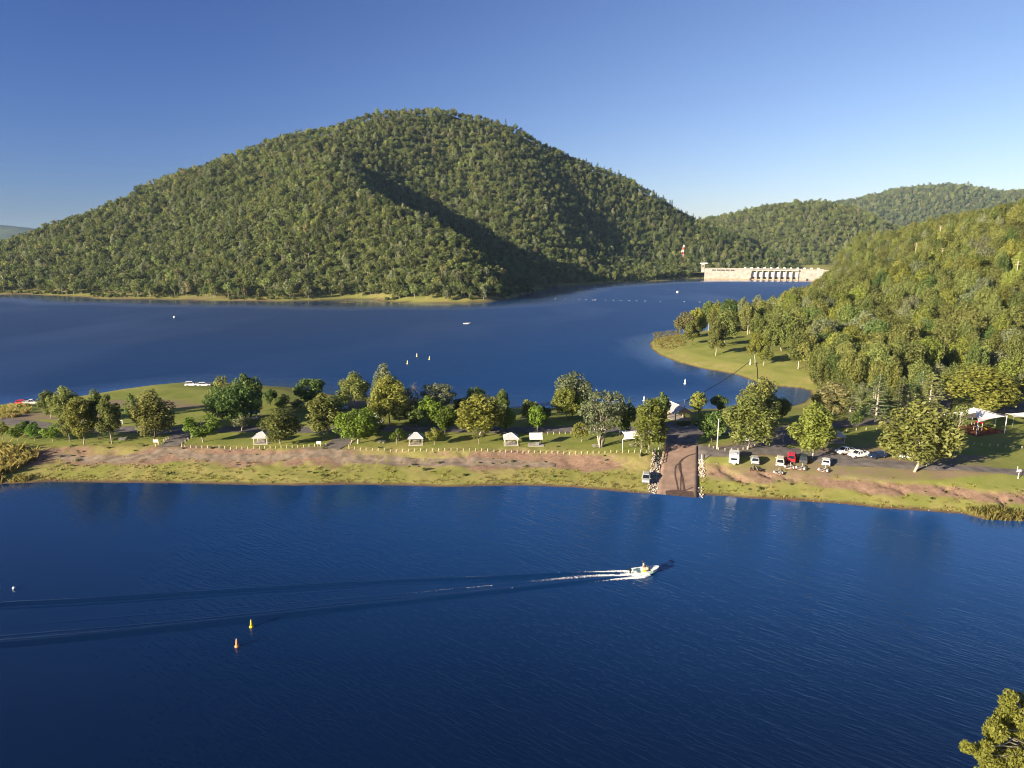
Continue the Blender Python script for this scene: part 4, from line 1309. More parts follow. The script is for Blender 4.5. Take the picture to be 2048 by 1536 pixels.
LEAF['hillside'] = leaf_mat('leaf_hillside', (0.115, 0.142, 0.034), (0.265, 0.280, 0.072), .42, .35)
HP = [joined(gen_tree(140 + s, 16, 10, .32, 23, 115, .41, 'gum' if s % 3 else 'round', 1, .5, .22, (.13, .19)), 'hill_tree', LEAF['hillside'], M_BARK) for s in range(6)]
HP.append(joined(gen_tree(150, 15, 9, .32, 20, 110, .40, 'gum', 1, .5, .26, (.15, .21)), 'hill_tree', LEAF['grey'], M_BARK))
n = len(rest); k6 = g_.integers(0, 7, n)
scatter('hillside_forest', np.stack([X[rest], Y[rest], Z[rest] - .2], -1), np.c_[g_.normal(size=(n, 2)) * .03, g_.uniform(0, 6.28, n)],
        np.stack([wid_[rest] / 10, wid_[rest] / 10, hgt_[rest] / 16], -1), k6, HP, 'gum forest covering the upper right-hand hillside')

# grass and reeds
M_GRASS = leaf_mat('grass_blades', (0.270, 0.250, 0.055), (0.430, 0.360, 0.130), .5, .25)


def tuft(seed, n, h, spread, wdt):
    g = np.random.default_rng(seed); V = []; F = []
    for k in range(n):
        a = g.uniform(0, 6.28); b = np.array([math.cos(a), math.sin(a), 0]); r = g.uniform(0, spread)
        base = b * r; t = np.array([-b[1], b[0], 0]) * wdt; hh = h * g.uniform(.5, 1.1); lean = b * hh * g.uniform(.1, .7)
        i0 = len(V); V += [base - t, base + t, base + lean * .45 + [0, 0, hh * .65] + t * .7, base + lean + [0, 0, hh], base + lean * .45 + [0, 0, hh * .65] - t * .7]
        F.append((i0, i0 + 1, i0 + 2, i0 + 3, i0 + 4))
    me = mesh_np('tuft', V, np.array(F), False, [M_GRASS]); set_attr(me, 'tint', g.uniform(0, 1, n), 'FACE'); return me


TUFTS = [tuft(s, 14, .36, .38, .05) for s in range(3)] + [tuft(9 + s, 18, 1.7, .45, .06) for s in range(2)]
m_ = (DN < 13) & INS & (XX > -150) & (XX < 170) & (YY < 215)
xs, ys, us = XX[m_], YY[m_], UU[m_]
cov = fbm(xs / 5, ys / 5, 201, 3)
pk = g_.uniform(size=len(xs)) < np.where(us < 9, .42 * sstep(.30, .7, cov) * sstep(.5, 1.2, us) + .35 * sstep(.6, 1.2, us) * (us < 2.6), .12 * sstep(.45, .65, cov))
pk &= np.abs(ramp_uv(xs, ys)[1]) > 5
xs, ys, us = xs[pk] + g_.uniform(-.4, .4, pk.sum()), ys[pk] + g_.uniform(-.35, .35, pk.sum()), us[pk]
n = len(xs); s = g_.uniform(.6, 1.5, n)
scatter('bank_grass', np.stack([xs, ys, ground(xs, ys) - .02], -1), np.c_[np.zeros((n, 2)), g_.uniform(0, 6.28, n)], np.stack([s, s, s * g_.uniform(.6, 1.1, n)], -1), g_.integers(0, 3, n), TUFTS[:3], 'rough yellow-green grass along the near shore')


def reeds(px_poly, dens, label, smin=.7, smax=1.2):
    P = np.array([gpt(*p)[:2] for p in px_poly]); lo, hi = P.min(0), P.max(0)
    n = int((hi[0] - lo[0]) * (hi[1] - lo[1]) * dens)
    x = g_.uniform(lo[0], hi[0], n); y = g_.uniform(lo[1], hi[1], n)
    ok = inside(x, y, P) & (fbm(x / 2.5, y / 2.5, 5, 2) > .33); x, y = x[ok], y[ok]; n = len(x); s = g_.uniform(smin, smax, n)
    scatter('reeds', np.stack([x, y, np.maximum(ground(x, y), -.1) - .05], -1), np.c_[np.zeros((n, 2)), g_.uniform(0, 6.28, n)], np.stack([s, s, s], -1), g_.integers(0, 2, n), TUFTS[3:], label)


reeds([(-90, 895), (-20, 893), (40, 897), (72, 908), (70, 920), (45, 935), (20, 950), (12, 966), (-60, 970), (-120, 970)], 1.6, 'tall dry reeds at the left end of the near shore', .8, 1.5)
reeds([(20, 952), (60, 955), (60, 966), (22, 967)], 1.2, 'clump of yellow reeds at the water by the left edge', .6, 1.0)
reeds([(1935, 1022), (2060, 1030), (2200, 1036), (2200, 1052), (2048, 1043), (1980, 1041), (1955, 1036)], 2.6, 'tall yellow reeds at the water by the right edge', .6, 1.0)
reeds([(1305, 677), (1360, 668), (1372, 690), (1340, 700), (1310, 695)], .5, 'pale scrubby grass on the tip of the grassy point', .35, .65)
reeds([(0, 812), (60, 812), (60, 832), (0, 840)], .6, 'dry tall grass on the far left shore', .6, 1.0)

# stones and weeds on the bank
M_PEBBLE = mat('bank_stone', (0.27, 0.21, 0.16), .95, .05, noise=.35, nscale=2)


def pebble(seed):
    g = np.random.default_rng(seed); bm = bmesh.new(); bmesh.ops.create_icosphere(bm, subdivisions=1, radius=.5)
    for v in bm.verts: v.co *= g.uniform(.65, 1.2); v.co.z *= .6
    m_ = bpy.data.meshes.new('pebble'); bm.to_mesh(m_); bm.free(); m_.materials.append(M_PEBBLE); return m_


g_ = np.random.default_rng(55)
m_ = (DN < 20) & INS & (XX > -150) & (XX < 170) & (YY < 215)
xs, ys, us = XX[m_], YY[m_], UU[m_]
pk = g_.uniform(size=len(xs)) < (.16 * (us < 1.6) + .05 * sstep(.5, .7, fbm(xs / 3, ys / 3, 210, 3)) + .05 * ((us > 9) & (us < 17)))
pk &= np.abs(ramp_uv(xs, ys)[1]) > 5
xs, ys = xs[pk] + g_.uniform(-.4, .4, pk.sum()), ys[pk] + g_.uniform(-.35, .35, pk.sum()); n = len(xs); s = g_.uniform(.12, .20, n) + .4 * g_.beta(1, 6, n)
scatter('bank_stones', np.stack([xs, ys, ground(xs, ys) + .02], -1), g_.uniform(0, 6.28, (n, 3)) * [.1, .1, 1], np.stack([s, s, s], -1), g_.integers(0, 4, n), [pebble(s_) for s_ in range(4)], 'small stones scattered on the near bank')
xs, ys, us = XX[m_], YY[m_], UU[m_]
pk = (g_.uniform(size=len(xs)) < .045 * sstep(.48, .66, fbm(xs / 6, ys / 6, 220, 3)) + .002) & (us > 2) & (us < 20) & (np.abs(ramp_uv(xs, ys)[1]) > 5)
xs, ys = xs[pk], ys[pk]; n = len(xs); s = .07 + .2 * g_.beta(1, 3, n)
scatter('bank_weeds', np.stack([xs, ys, ground(xs, ys) - .03], -1), np.c_[np.zeros((n, 2)), g_.uniform(0, 6.28, n)], np.stack([s * 1.3, s * 1.3, s], -1), np.zeros(n, int), [FAR_SHRUB], 'low green weeds scattered on the near bank')

# ------------------------------------------------------------------ materials for built things
M_WHITE = mat('white_paint', (0.72, 0.71, 0.69), .45, .4)
M_ROOF = mat('pale_roof_sheet', (0.46, 0.45, 0.44), .5, .4, noise=.08, nscale=1.0)
M_BLUEROOF = mat('pale_blue_roof', (0.42, 0.52, 0.62), .5, .4, noise=.08, nscale=1.0)
M_POST = mat('cream_post', (0.62, 0.52, 0.36), .7, .2)
M_TIMBER = mat('weathered_timber', (0.44, 0.36, 0.26), .85, .1, noise=.25, nscale=6)
M_CONC = mat('concrete_slab', (0.38, 0.34, 0.29), .9, .1, noise=.15, nscale=2)
M_STEEL = mat('grey_steel', (0.36, 0.37, 0.38), .4, .5, .6)
M_DARK = mat('dark_grey', (0.035, 0.036, 0.038), .6, .3)
M_BLACK = mat('black_rubber', (0.016, 0.016, 0.017), .8, .2)
M_GLASS = mat('window_glass', (0.012, 0.016, 0.020), .06, .8)
M_CLOTH = mat('shade_cloth', (0.72, 0.69, 0.64), .85, .15, noise=.06, nscale=1.5)
M_GABLE = mat('tan_gable', (0.58, 0.37, 0.21), .8, .2, noise=.1, nscale=3)
M_SIGN = mat('sign_white', (0.78, 0.76, 0.70), .6, .2)
M_SIGNY = mat('sign_yellow', (0.70, 0.34, 0.02), .6, .2)
M_YELLOW = mat('buoy_yellow', (0.72, 0.52, 0.01), .5, .4)
M_ORANGE = mat('buoy_orange', (0.75, 0.30, 0.10), .5, .4)
M_RED = mat('paint_red', (0.62, 0.012, 0.022), .35, .5)
M_NAVY = mat('paint_navy', (0.014, 0.024, 0.060), .3, .5)
M_GREEN = mat('paint_dark_green', (0.038, 0.048, 0.046), .35, .5)
M_SILVER = mat('paint_silver', (0.52, 0.51, 0.49), .35, .5, .2)
M_CREAMP = mat('paint_cream', (0.72, 0.66, 0.50), .4, .5)
M_LAMP = mat('lamp_glass', (0.75, 0.74, 0.70), .2, .6)
M_TAIL = mat('tail_lamp', (0.40, 0.02, 0.015), .3, .5)
M_MINT = mat('hull_mint', (0.52, 0.70, 0.62), .35, .5)
M_STONE = mat('riprap_stone', (0.40, 0.34, 0.29), .9, .1, noise=.3, nscale=1.2)
M_SKIN = mat('skin', (0.42, 0.25, 0.17), .6, .2)
M_DAM = mat('dam_concrete', (0.31, 0.275, 0.235), .85, .15, noise=.25, nscale=.16)
M_DAMLOW = mat('dam_stained_base', (0.34, 0.24, 0.15), .9, .1, noise=.25, nscale=.3)


def yaw_to(a, b):
    return math.atan2(b[1] - a[1], b[0] - a[0])


# ------------------------------------------------------------------ dam
A = pt(1404, 557.5, 0); B = pt(1642, 561.3, 0)
du = (B - A)[:2]; DL = float(np.linalg.norm(du)); du /= DL
dam_rz = math.atan2(du[1], du[0])
mpm = DL / (1642 - 1404)          # metres per photo px along the wall


def damx(px): return (px - 1404) * mpm


dam = thing('dam', A, 'long pale concrete dam wall with eight gate bays between the hills', 'dam', None, dam_rz)
HT = 19.0
x0, x1 = damx(1504.5), damx(1597.5)
bay = (x1 - x0) / 8
mb = MB()
mb.box((x0 / 2 + 2, 6, HT / 2 - 3), (x0 - 4, 12, HT + 6)); mb.build('wall', M_DAM, dam)
mb = MB(); mb.box(((x1 + DL + 20) / 2, 6, HT / 2 - 3), (DL + 20 - x1, 12, HT + 6)); mb.build('wall', M_DAM, dam)
mb = MB(); mb.box(((x0 + x1) / 2, 9.5, 1.5), (x1 - x0 - .02, 5, 9)); mb.build('spillway_crest', M_DAM, dam)
pm = MB(); pm.box((0, 4.5, HT / 2 - 4), (2.6, 12.4, HT + 2)); pm.box((0, -1.9, HT / 2 - 5), (1.6, 1.2, HT - 2))
pme = pm.mesh('pier', M_DAM)
for k in range(9):
    obj('pier', pme, dam, None, (x0 + bay * k, 0, 0))
gm = MB(); gm.box((0, 5.2, 9.6), (bay - 2.62, .8, 9.0))
for z_ in (7, 9.5, 12): gm.box((0, 4.72, z_), (bay - 2.7, .3, .35))
gme = gm.mesh('gate', M_WHITE)
for k in range(8): obj('gate', gme, dam, None, (x0 + bay * (k + .5), 0, 0))
mb = MB(); mb.box(((x0 + x1) / 2, 3.5, HT - 1.6), (x1 - x0 + 3, 15, 2.3)); mb.build('bridge_deck', M_DAM, dam)
mb = MB(); mb.box((DL / 2 + 4, -1.2, HT + .75), (DL - 2, .4, 1.2)); mb.box((DL / 2 + 4, 12.3, HT + .75), (DL - 2, .4, 1.2)); mb.build('parapet', M_DAM, dam)
mb = MB()
for px in np.arange(1492, 1640, 13.0): mb.box((damx(px), 3, HT + 1.7), (3.6, 4, 3.2), 0, (.9, .9))
hb = MB(); hb.box((0, 3, HT + 1.75), (3.8, 4, 3.3), 0, (.9, .9)); hme = hb.mesh('hoist_house', M_WHITE)
for px in np.arange(1492, 1640, 13.0): obj('hoist_house', hme, dam, None, (damx(px), 0, 0))
nm_ = MB(); nm_.box((0, -.06, HT - 2.4), (7.0, .3, 2.2)); nme = nm_.mesh('recess', M_DARK)
for px in (1428.5, 1438, 1447, 1456.5, 1467): obj('recess', nme, dam, None, (damx(px), 0, 0))
mb = MB(); mb.box((DL / 2 + 4, -.5, .2), (DL - 2, 1.0, 2.4)); mb.build('stained_base', M_DAMLOW, dam)
sm = MB(); sm.box((0, -2.0, 1.6), (2.2, 2, 3.2))
sme = sm.mesh('sluice_block', M_DARK)
for px in (1504, 1615): obj('sluice_block', sme, dam, None, (damx(px), 0, 0))
p = ptd(1406, 540, A[1] + 8)
tw = thing('intake_tower', (p[0], p[1], 14), 'white flat-roofed tower block at the left end of the dam', 'tower', None, dam_rz)
mb = MB(); mb.box((0, 0, 6), (6, 6, 16)); mb.build('shaft', M_DAM, tw)
mb = MB(); mb.box((1.5, 0, 15), (13, 8, 1.6)); mb.build('roof', M_WHITE, tw)
mb = MB(); mb.box((0, -3.05, 10), (2.5, .2, 2.5)); mb.build('window', M_GLASS, tw)
# lattice mast on the mountain foot
_d = np.arange(1000, 1600, 4.0); _q = np.array([ptd(1367, 514, d_) for d_ in _d]); _gz = bil(MX, MY, MZZ, _q[:, 0], _q[:, 1])
_hit = np.nonzero(_q[:, 2] < _gz + 5)[0]; dm = float(_d[_hit[0]]) if len(_hit) else 1290.0
p = ptd(1367, 514, dm); zg = float(bil(MX, MY, MZZ, p[:1], p[1:2])[0]); top = ptd(1359, 490, dm)[2]
ms = thing('lattice_mast', (p[0], p[1], zg), 'red and white lattice mast rising from the trees left of the dam', 'mast')
hm = top - zg; MWm = mat('mast_red', (.55, .10, .07), .6, .3)
for k in range(6):
    mb = MB(); za, zb_ = hm * k / 6, hm * (k + 1) / 6
    def cr(z): return [(-5 * (1 - z / hm) + s_ * (2.6 * (1 - z / hm) + .7), d_ * (2.2 * (1 - z / hm) + .6), z) for s_, d_ in ((-1, -1), (1, -1), (1, 1), (-1, 1))]
    c0_, c1_ = cr(za), cr(zb_)
    for q in range(4):
        mb.tube([c0_[q], c1_[q]], .34, 4); mb.tube([c0_[q], c1_[(q + 1) % 4]], .22, 4); mb.tube([c1_[q], c1_[(q + 1) % 4]], .2, 4)
    mb.build('mast_section', MWm if k % 2 == 0 else M_WHITE, ms)

# ------------------------------------------------------------------ picnic shelters, tables, canopies
def table_mesh():
    out = []
    m = MB(); m.box((0, 0, .74), (1.9, .8, .06)); out.append(('tabletop', m.mesh('tabletop', M_CONC)))
    for s_ in (-1, 1):
        m = MB(); m.box((0, s_ * .72, .44), (1.9, .3, .05)); out.append(('bench', m.mesh('bench', M_CONC)))
        m = MB(); m.box((s_ * .6, 0, .37), (.09, .14, .70)); m.box((s_ * .6, 0, .38), (.08, 1.5, .07)); m.box((s_ * .6, .72, .2), (.08, .1, .42)); m.box((s_ * .6, -.72, .2), (.08, .1, .42)); out.append(('leg', m.mesh('leg', M_STEEL)))
    return out


TB = table_mesh()


def table(loc, label, rz=0.0):
    t_ = thing('picnic_table', loc, label, 'table', 'picnic tables of the lakeside park', rz)
    for n_, me_ in TB: obj(n_, me_, t_)
    return t_


def shelter(px, py, wpx, toppx, roofm, label, tlabel, rz=.06):
    p = gpt(px, py); dep_ = (p - CAM) @ _F; W = wpx * dep_ / FPX
    H = ptd(px, toppx, p[1] + W * .3)[2] - p[2]
    s_ = thing('picnic_shelter', p + [0, W * .35, 0], label, 'shelter', 'picnic shelters of the lakeside park', rz)
    e = W / 2; zb_ = H * .62
    m = MB(); r = .22
    m.add([(-e, -e, zb_), (e, -e, zb_), (e, e, zb_), (-e, e, zb_), (-r, 0, H), (r, 0, H), (-e, -e, zb_ - .16), (e, -e, zb_ - .16), (e, e, zb_ - .16), (-e, e, zb_ - .16)],
          [(0, 1, 5, 4), (1, 2, 5), (2, 3, 4, 5), (3, 0, 4), (0, 6, 7, 1), (1, 7, 8, 2), (2, 8, 9, 3), (3, 9, 6, 0), (6, 9, 8, 7)])
    rf = m.build('roof', roofm, s_)
    m = MB(); m.tube([(-r - .05, 0, H + .02), (r + .05, 0, H + .02)], .05, 5)
    for q in ((-e, -e), (e, -e), (e, e), (-e, e)): m.tube([(q[0] * .98, q[1] * .98, zb_ + .04), (r if q[0] > 0 else -r, 0, H + .02)], .05, 4)
    m.build('ridge_cap', M_WHITE, rf)
    pm_ = MB(); pm_.box((0, 0, zb_ / 2 - .1), (.15, .15, zb_ + .1)); pmm = pm_.mesh('post', M_POST)
    for q in ((-1, -1), (1, -1), (1, 1), (-1, 1)): obj('post', pmm, s_, None, (q[0] * e * .82, q[1] * e * .82, 0))
    m = MB(); m.box((0, 0, .03), (W * .95, W * .95, .16)); m.build('slab', M_CONC, s_)
    if tlabel: table(p + [0, W * .35, .11], tlabel, rz)
    return s_


shelter(521, 888, 31, 864, M_ROOF, 'white hip-roofed picnic shelter furthest left in the front row', 'picnic table under the leftmost front shelter')
shelter(831, 890, 31, 865, M_ROOF, 'white hip-roofed picnic shelter between two small yellow-green trees', 'picnic table under the shelter between two small trees')
shelter(1022, 891, 31, 866, M_ROOF, 'white hip-roofed picnic shelter left of the flat white awning', 'picnic table under the shelter left of the flat awning')
shelter(1677, 886, 28, 862, M_ROOF, 'white hip-roofed picnic shelter behind the parked white utes', 'picnic table under the shelter behind the white utes', -.1)
shelter(753, 846, 24, 822, M_ROOF, 'pale roofed shelter half hidden by the big yellow-green gum', None)
shelter(505, 838, 20, 819, M_BLUEROOF, 'small blue-roofed shelter beside the massive dark tree', None)
shelter(1830, 866, 26, 838, M_ROOF, 'pale shelter almost hidden behind the large spreading gum by the bank', None)
for (px, py, lb) in [(764, 886, 'picnic table on the open lawn left of the second shelter'), (246, 881, 'picnic table on the lawn right of the left gum clump'), (1192, 895, 'picnic table at the foot of the big multi-stemmed tree')]: table(gpt(px, py), lb, random.uniform(-.2, .2))

p = gpt(1072, 891)
aw = thing('shade_awning', p, 'flat white awning tilted to the water on two dark posts', 'awning', None, .03)
m = MB(); m.add([(-1.75, -.6, 1.95), (1.75, -.6, 1.95), (1.75, 1.5, 3.15), (-1.75, 1.5, 3.15), (-1.75, -.6, 1.83), (1.75, -.6, 1.83), (1.75, 1.5, 3.03), (-1.75, 1.5, 3.03)], [(0, 1, 2, 3), (7, 6, 5, 4), (0, 4, 5, 1), (1, 5, 6, 2), (2, 6, 7, 3), (3, 7, 4, 0)])
m.build('roof', M_WHITE, aw)
for s_ in (-1, 1):
    m = MB(); m.tube([(s_ * 1.55, .9, 0), (s_ * 1.55, .9, 2.7)], .07, 6); m.tube([(s_ * 1.55, .9, 1.7), (s_ * 1.55, -.3, 2.0)], .045, 5); m.build('post', M_DARK, aw)
m = MB(); m.box((0, .6, .05), (4.2, 3, .14)); m.build('slab', M_CONC, aw)
bq = thing('barbecue', p + [.35, .4, .12], 'grey steel barbecue under the flat white awning', 'barbecue')
m = MB(); m.box((0, 0, .42), (.9, .7, .84)); m.build('cabinet', M_STEEL, bq); m = MB(); m.box((0, 0, .875), (1.0, .8, .06)); m.build('hotplate', M_DARK, bq)

# gabled shelter above the ramp
p = gpt(1366, 842); fr = p
gs = thing('gabled_shelter', p, 'open shelter with tan gable end and grey roof above the boat ramp', 'shelter', None, .28)
Wg, Lg, ze, zr = 5.4, 9.5, 2.75, 4.35
m = MB()
for s_ in (-1, 1):
    m.add([(s_ * (Wg / 2 + .5), -.5, ze - .3), (0, -.5, zr), (0, Lg, zr), (s_ * (Wg / 2 + .5), Lg, ze - .3), (s_ * (Wg / 2 + .5), -.5, ze - .42), (0, -.5, zr - .12), (0, Lg, zr - .12), (s_ * (Wg / 2 + .5), Lg, ze - .42)],
          [(0, 1, 2, 3), (7, 6, 5, 4), (0, 4, 5, 1), (3, 2, 6, 7), (0, 3, 7, 4)])
rf = m.build('roof', mat('shelter_roof', (.36, .35, .35), .45, .4, noise=.1), gs)
m = MB(); m.tube([(0, -.55, zr + .05), (0, Lg + .05, zr + .05)], .09, 6); m.build('ridge_cap', M_WHITE, rf)
for y_ in (0, Lg - .5):
    m = MB(); m.add([(-Wg / 2 - .2, y_ - .06, ze - .3), (Wg / 2 + .2, y_ - .06, ze - .3), (0, y_ - .06, zr - .15), (-Wg / 2 - .2, y_ + .06, ze - .3), (Wg / 2 + .2, y_ + .06, ze - .3), (0, y_ + .06, zr - .15)], [(0, 1, 2), (5, 4, 3), (0, 3, 4, 1), (1, 4, 5, 2), (2, 5, 3, 0)]); m.build('gable', M_GABLE, gs)
pm_ = MB(); pm_.box((0, 0, (ze - .3) / 2), (.28, .28, ze - .3)); pmm = pm_.mesh('post', M_GABLE)
for x_ in (-Wg / 2 + .1, Wg / 2 - .1):
    for y_ in (.15, Lg / 2, Lg - .6): obj('post', pmm, gs, None, (x_, y_, 0))
m = MB(); m.box((0, Lg / 2, .03), (Wg, Lg, .15)); m.build('slab', M_CONC, gs)

# hedge in front of it
hd = MB()
T = TreeMesh(301)
for k in range(26): T.clump([T.rng.uniform(-3.6, 3.6), T.rng.uniform(-.7, .7), T.rng.uniform(.3, 1.0)], [.65, .6, .5], 60, .2)
q = gpt(1378, 851); hg = thing('hedge', q, 'dark clipped hedge in front of the gabled shelter', 'hedge')
obj('foliage', T.crown('foliage'), hg, LEAF['dark'])
m = MB()
for x_ in np.linspace(-3.2, 3.2, 9): m.tube([(x_, 0, -.1), (x_ + .1, .05, .8)], .04, 4)
m.build('stem', M_BARKD, hg)


def membrane(name, c, sag, parent, m_=None, n=14):
    """stretched cloth between four (or three) corners with curved-in edges"""
    c = [np.array(k, float) for k in c]
    if len(c) == 3: c = c + [c[2]]
    u, v = np.meshgrid(np.linspace(0, 1, n), np.linspace(0, 1, n))
    P = c[0] * ((1 - u) * (1 - v))[..., None] + c[1] * (u * (1 - v))[..., None] + c[2] * (u * v)[..., None] + c[3] * ((1 - u) * v)[..., None]
    ctr = sum(c) / 4
    pull = .16 * (np.maximum(4 * u * (1 - u) * (np.abs(v - .5) * 2) ** 2, 4 * v * (1 - v) * (np.abs(u - .5) * 2) ** 2))
    P = P + (ctr - P) * pull[..., None]
    P[..., 2] -= sag * 16 * u * (1 - u) * v * (1 - v)
    Q = P.copy(); Q[..., 2] -= .04
    F = grid_faces(n, n); V = np.concatenate([P.reshape(-1, 3), Q.reshape(-1, 3)])
    bd = np.r_[np.arange(n), np.arange(1, n) * n + n - 1, np.arange(n - 2, -1, -1) + n * (n - 1), np.arange(n - 2, 0, -1) * n]
    b2 = np.roll(bd, -1)
    return obj(name, mesh_np(name, V, np.concatenate([F, F[:, ::-1] + n * n, np.stack([b2, bd, bd + n * n, b2 + n * n], -1)]), True, [m_ or M_CLOTH]), parent)


# canopy left of the ramp
p = gpt(1245, 899)
cn = thing('shade_canopy', p, 'large white shade canopy on posts left of the boat ramp', 'canopy', None, .04)
cs_ = [(0, 0, 2.75), (9.6, .3, 2.6), (9.2, 6.2, 3.5), (.4, 6.0, 3.7)]
membrane('shade_cloth', cs_, -.55, cn)
for q in cs_ + [(4.8, 6.3, 3.6)]:
    m = MB(); m.tube([(q[0], q[1], -.2), (q[0], q[1], q[2] + .08)], .075, 6); m.build('post', M_WHITE, cn)
table(p + [3.2, 2.6, .02], 'picnic table in the shade below the white canopy')

# playground sails
P1, P2, P3 = gpt(1886, 851), gpt(1952, 872), gpt(2009, 867); P4 = gpt(1943, 850)
o_ = P2.copy()
pg = thing('playground_shade', o_, 'overlapping white triangular shade sails over the playground', 'shade sail')


def tip(Pb, px, py):
    return np.array([Pb[0], Pb[1], ptd(px, py, Pb[1])[2]]) - o_


t1, t2, t3, t4 = tip(P1, 1886, 828), tip(P2, 1951, 845), tip(P3, 2013, 832), tip(P4, 1938, 815)
P5 = gpt(1990, 851); t5 = tip(P5, 1990, 829)
membrane('shade_sail', [t4, t3, t2, t4 * .55 + t2 * .45 - [0, 0, .5]], .5, pg)
membrane('shade_sail', [t1, t4, t5 * .6 + t4 * .4, t2 * .35 + t1 * .4 + t4 * .25], .3, pg)
membrane('shade_sail', [t4, t5, t3 * .5 + t5 * .5, t4 * .5 + t3 * .5], .3, pg)
for t_, Pb in ((t1, P1), (t2, P2), (t3, P3), (t4, P4), (t5, P5)):
    m = MB(); b_ = Pb - o_; m.tube([b_ - [0, 0, .3], t_ + [0, 0, .15]], .10, 7); m.build('post', M_WHITE, pg)
q = gpt(1955, 862)
ps = thing('play_tower', q, 'play tower with slide on the bark mulch under the sails', 'play equipment', None, .3)
pmm = MB().box((0, 0, 1.3), (.12, .12, 2.6)).mesh('post', M_POST)
for x_ in (-.7, .7):
    for y_ in (-.7, .7): obj('post', pmm, ps, None, (x_, y_, 0))
MB().box((0, 0, 1.3), (1.6, 1.6, .1)).build('platform', M_TIMBER, ps)
MB().add([(-.9, -.9, 2.5), (.9, -.9, 2.5), (.9, .9, 2.5), (-.9, .9, 2.5), (0, 0, 3.1)], [(0, 1, 4), (1, 2, 4), (2, 3, 4), (3, 0, 4), (3, 2, 1, 0)]).build('roof', M_RED, ps)
MB().add([(.8, -.35, 1.35), (.8, .35, 1.35), (3.2, .35, .25), (3.2, -.35, .25), (.8, -.35, 1.6), (.8, .35, 1.6), (3.2, .35, .5), (3.2, -.35, .5)], [(0, 1, 2, 3), (0, 3, 7, 4), (1, 5, 6, 2)]).build('slide', M_YELLOW, ps)
# small sail at the right edge
q = gpt(2046, 853)
s2 = thing('picnic_sail', q, 'small white shade sail cut by the right photo edge', 'shade sail')
cs_ = [(-2.8, .4, 2.9), (3.4, 0, 2.7), (3.6, 4.2, 3.4), (-2.6, 4.0, 3.0)]
membrane('shade_cloth', cs_, .3, s2)
for k_ in cs_: MB().tube([(k_[0], k_[1], -.2), (k_[0], k_[1], k_[2] + .1)], .07, 6).build('post', M_STEEL, s2)

# ------------------------------------------------------------------ signs, posts, poles, fences
def sign(px, py, w_, h_, zc, m_, label, lines=0, two=True, name='sign', rz=0.0):
    p = gpt(px, py); s_ = thing(name, p, label, 'sign', None, rz)
    MB().box((0, 0, zc), (w_, .05, h_)).build('panel', m_, s_)
    for x_ in ((-w_ * .36, w_ * .36) if two else (0,)):
        MB().box((x_, .07, (zc + h_ * .4) / 2), (.08, .08, zc + h_ * .4)).build('post', M_TIMBER, s_)
    return s_


sign(312, 889, 1.35, .75, 1.0, M_SIGN, 'white notice sign beside the first track to the bank')
sign(638, 893, 1.2, .75, 1.05, M_SIGN, 'white notice sign beside the second track to the bank')
sign(1330, 888, .8, .8, 1.9, M_SIGNY, 'square yellow sign at the head of the boat ramp', two=False)
sign(1310, 907, .35, .55, 1.3, M_SIGN, 'narrow white sign on a post left of the ramp fence', two=False)
sign(240, 849, 1.6, 1.1, .8, M_SIGN, 'white panel beside the park road near the left gums', two=False)
sign(2038, 952, .7, .5, 1.3, M_SIGN, 'white sign at the road edge near the right photo edge', two=False)


def pole(px, py, toppx, rad, m_, label, name='post', cat='post', cap=True, group=None):
    p = gpt(px, py); h_ = ptd(px, toppx, p[1])[2] - p[2]
    o = thing(name, p, label, cat, group)
    MB().tube([(0, 0, -.2), (0, 0, h_)], [rad, rad * .8], 8).build('shaft', m_, o)
    if cap: MB().lathe([(rad * .95, h_ - .02), (rad * .95, h_ + .06), (.01, h_ + .1)], 8).build('cap', M_STEEL, o)
    return o


pole(1403, 925, 909, .16, M_WHITE, 'thick white guide post right of the boat ramp')
pole(1408, 921, 908, .14, M_DARK, 'dark post just behind the thick white guide post')
pole(1323, 901, 883, .10, M_WHITE, 'white post at the head of the ramp fence')
pole(2034, 945, 933, .09, M_WHITE, 'white marker post on the far side of the road at right')
pole(2036, 957, 946, .09, M_WHITE, 'white marker post on the near side of the road at right')
pole(1434, 899, 838, .16, mat('pole_pale', (.55, .52, .42), .8, .2), 'tall pale utility pole right of the boat ramp', 'utility_pole', 'utility pole')
pole(1500, 730, 719, .22, M_WHITE, 'white cable marker post on the grassy point')
pole(1368, 838, 798, .09, M_STEEL, 'slim steel mast behind the gabled shelter', 'mast', 'mast')
a = gpt(1368, 838); a[2] = ptd(1368, 803, a[1])[2]; b_ = gpt(1500, 730) + [0, 0, 2.0]
tt = np.linspace(0, 1, 24)[:, None]; cp = a + (b_ - a) * tt; cp[:, 2] -= (4 * tt * (1 - tt) * 1.2)[:, 0]
tag(MB().tube(cp, .13, 6).build('overhead_cable', M_DARK), 'thick dark cable strung over the cove to the grassy point', 'cable')

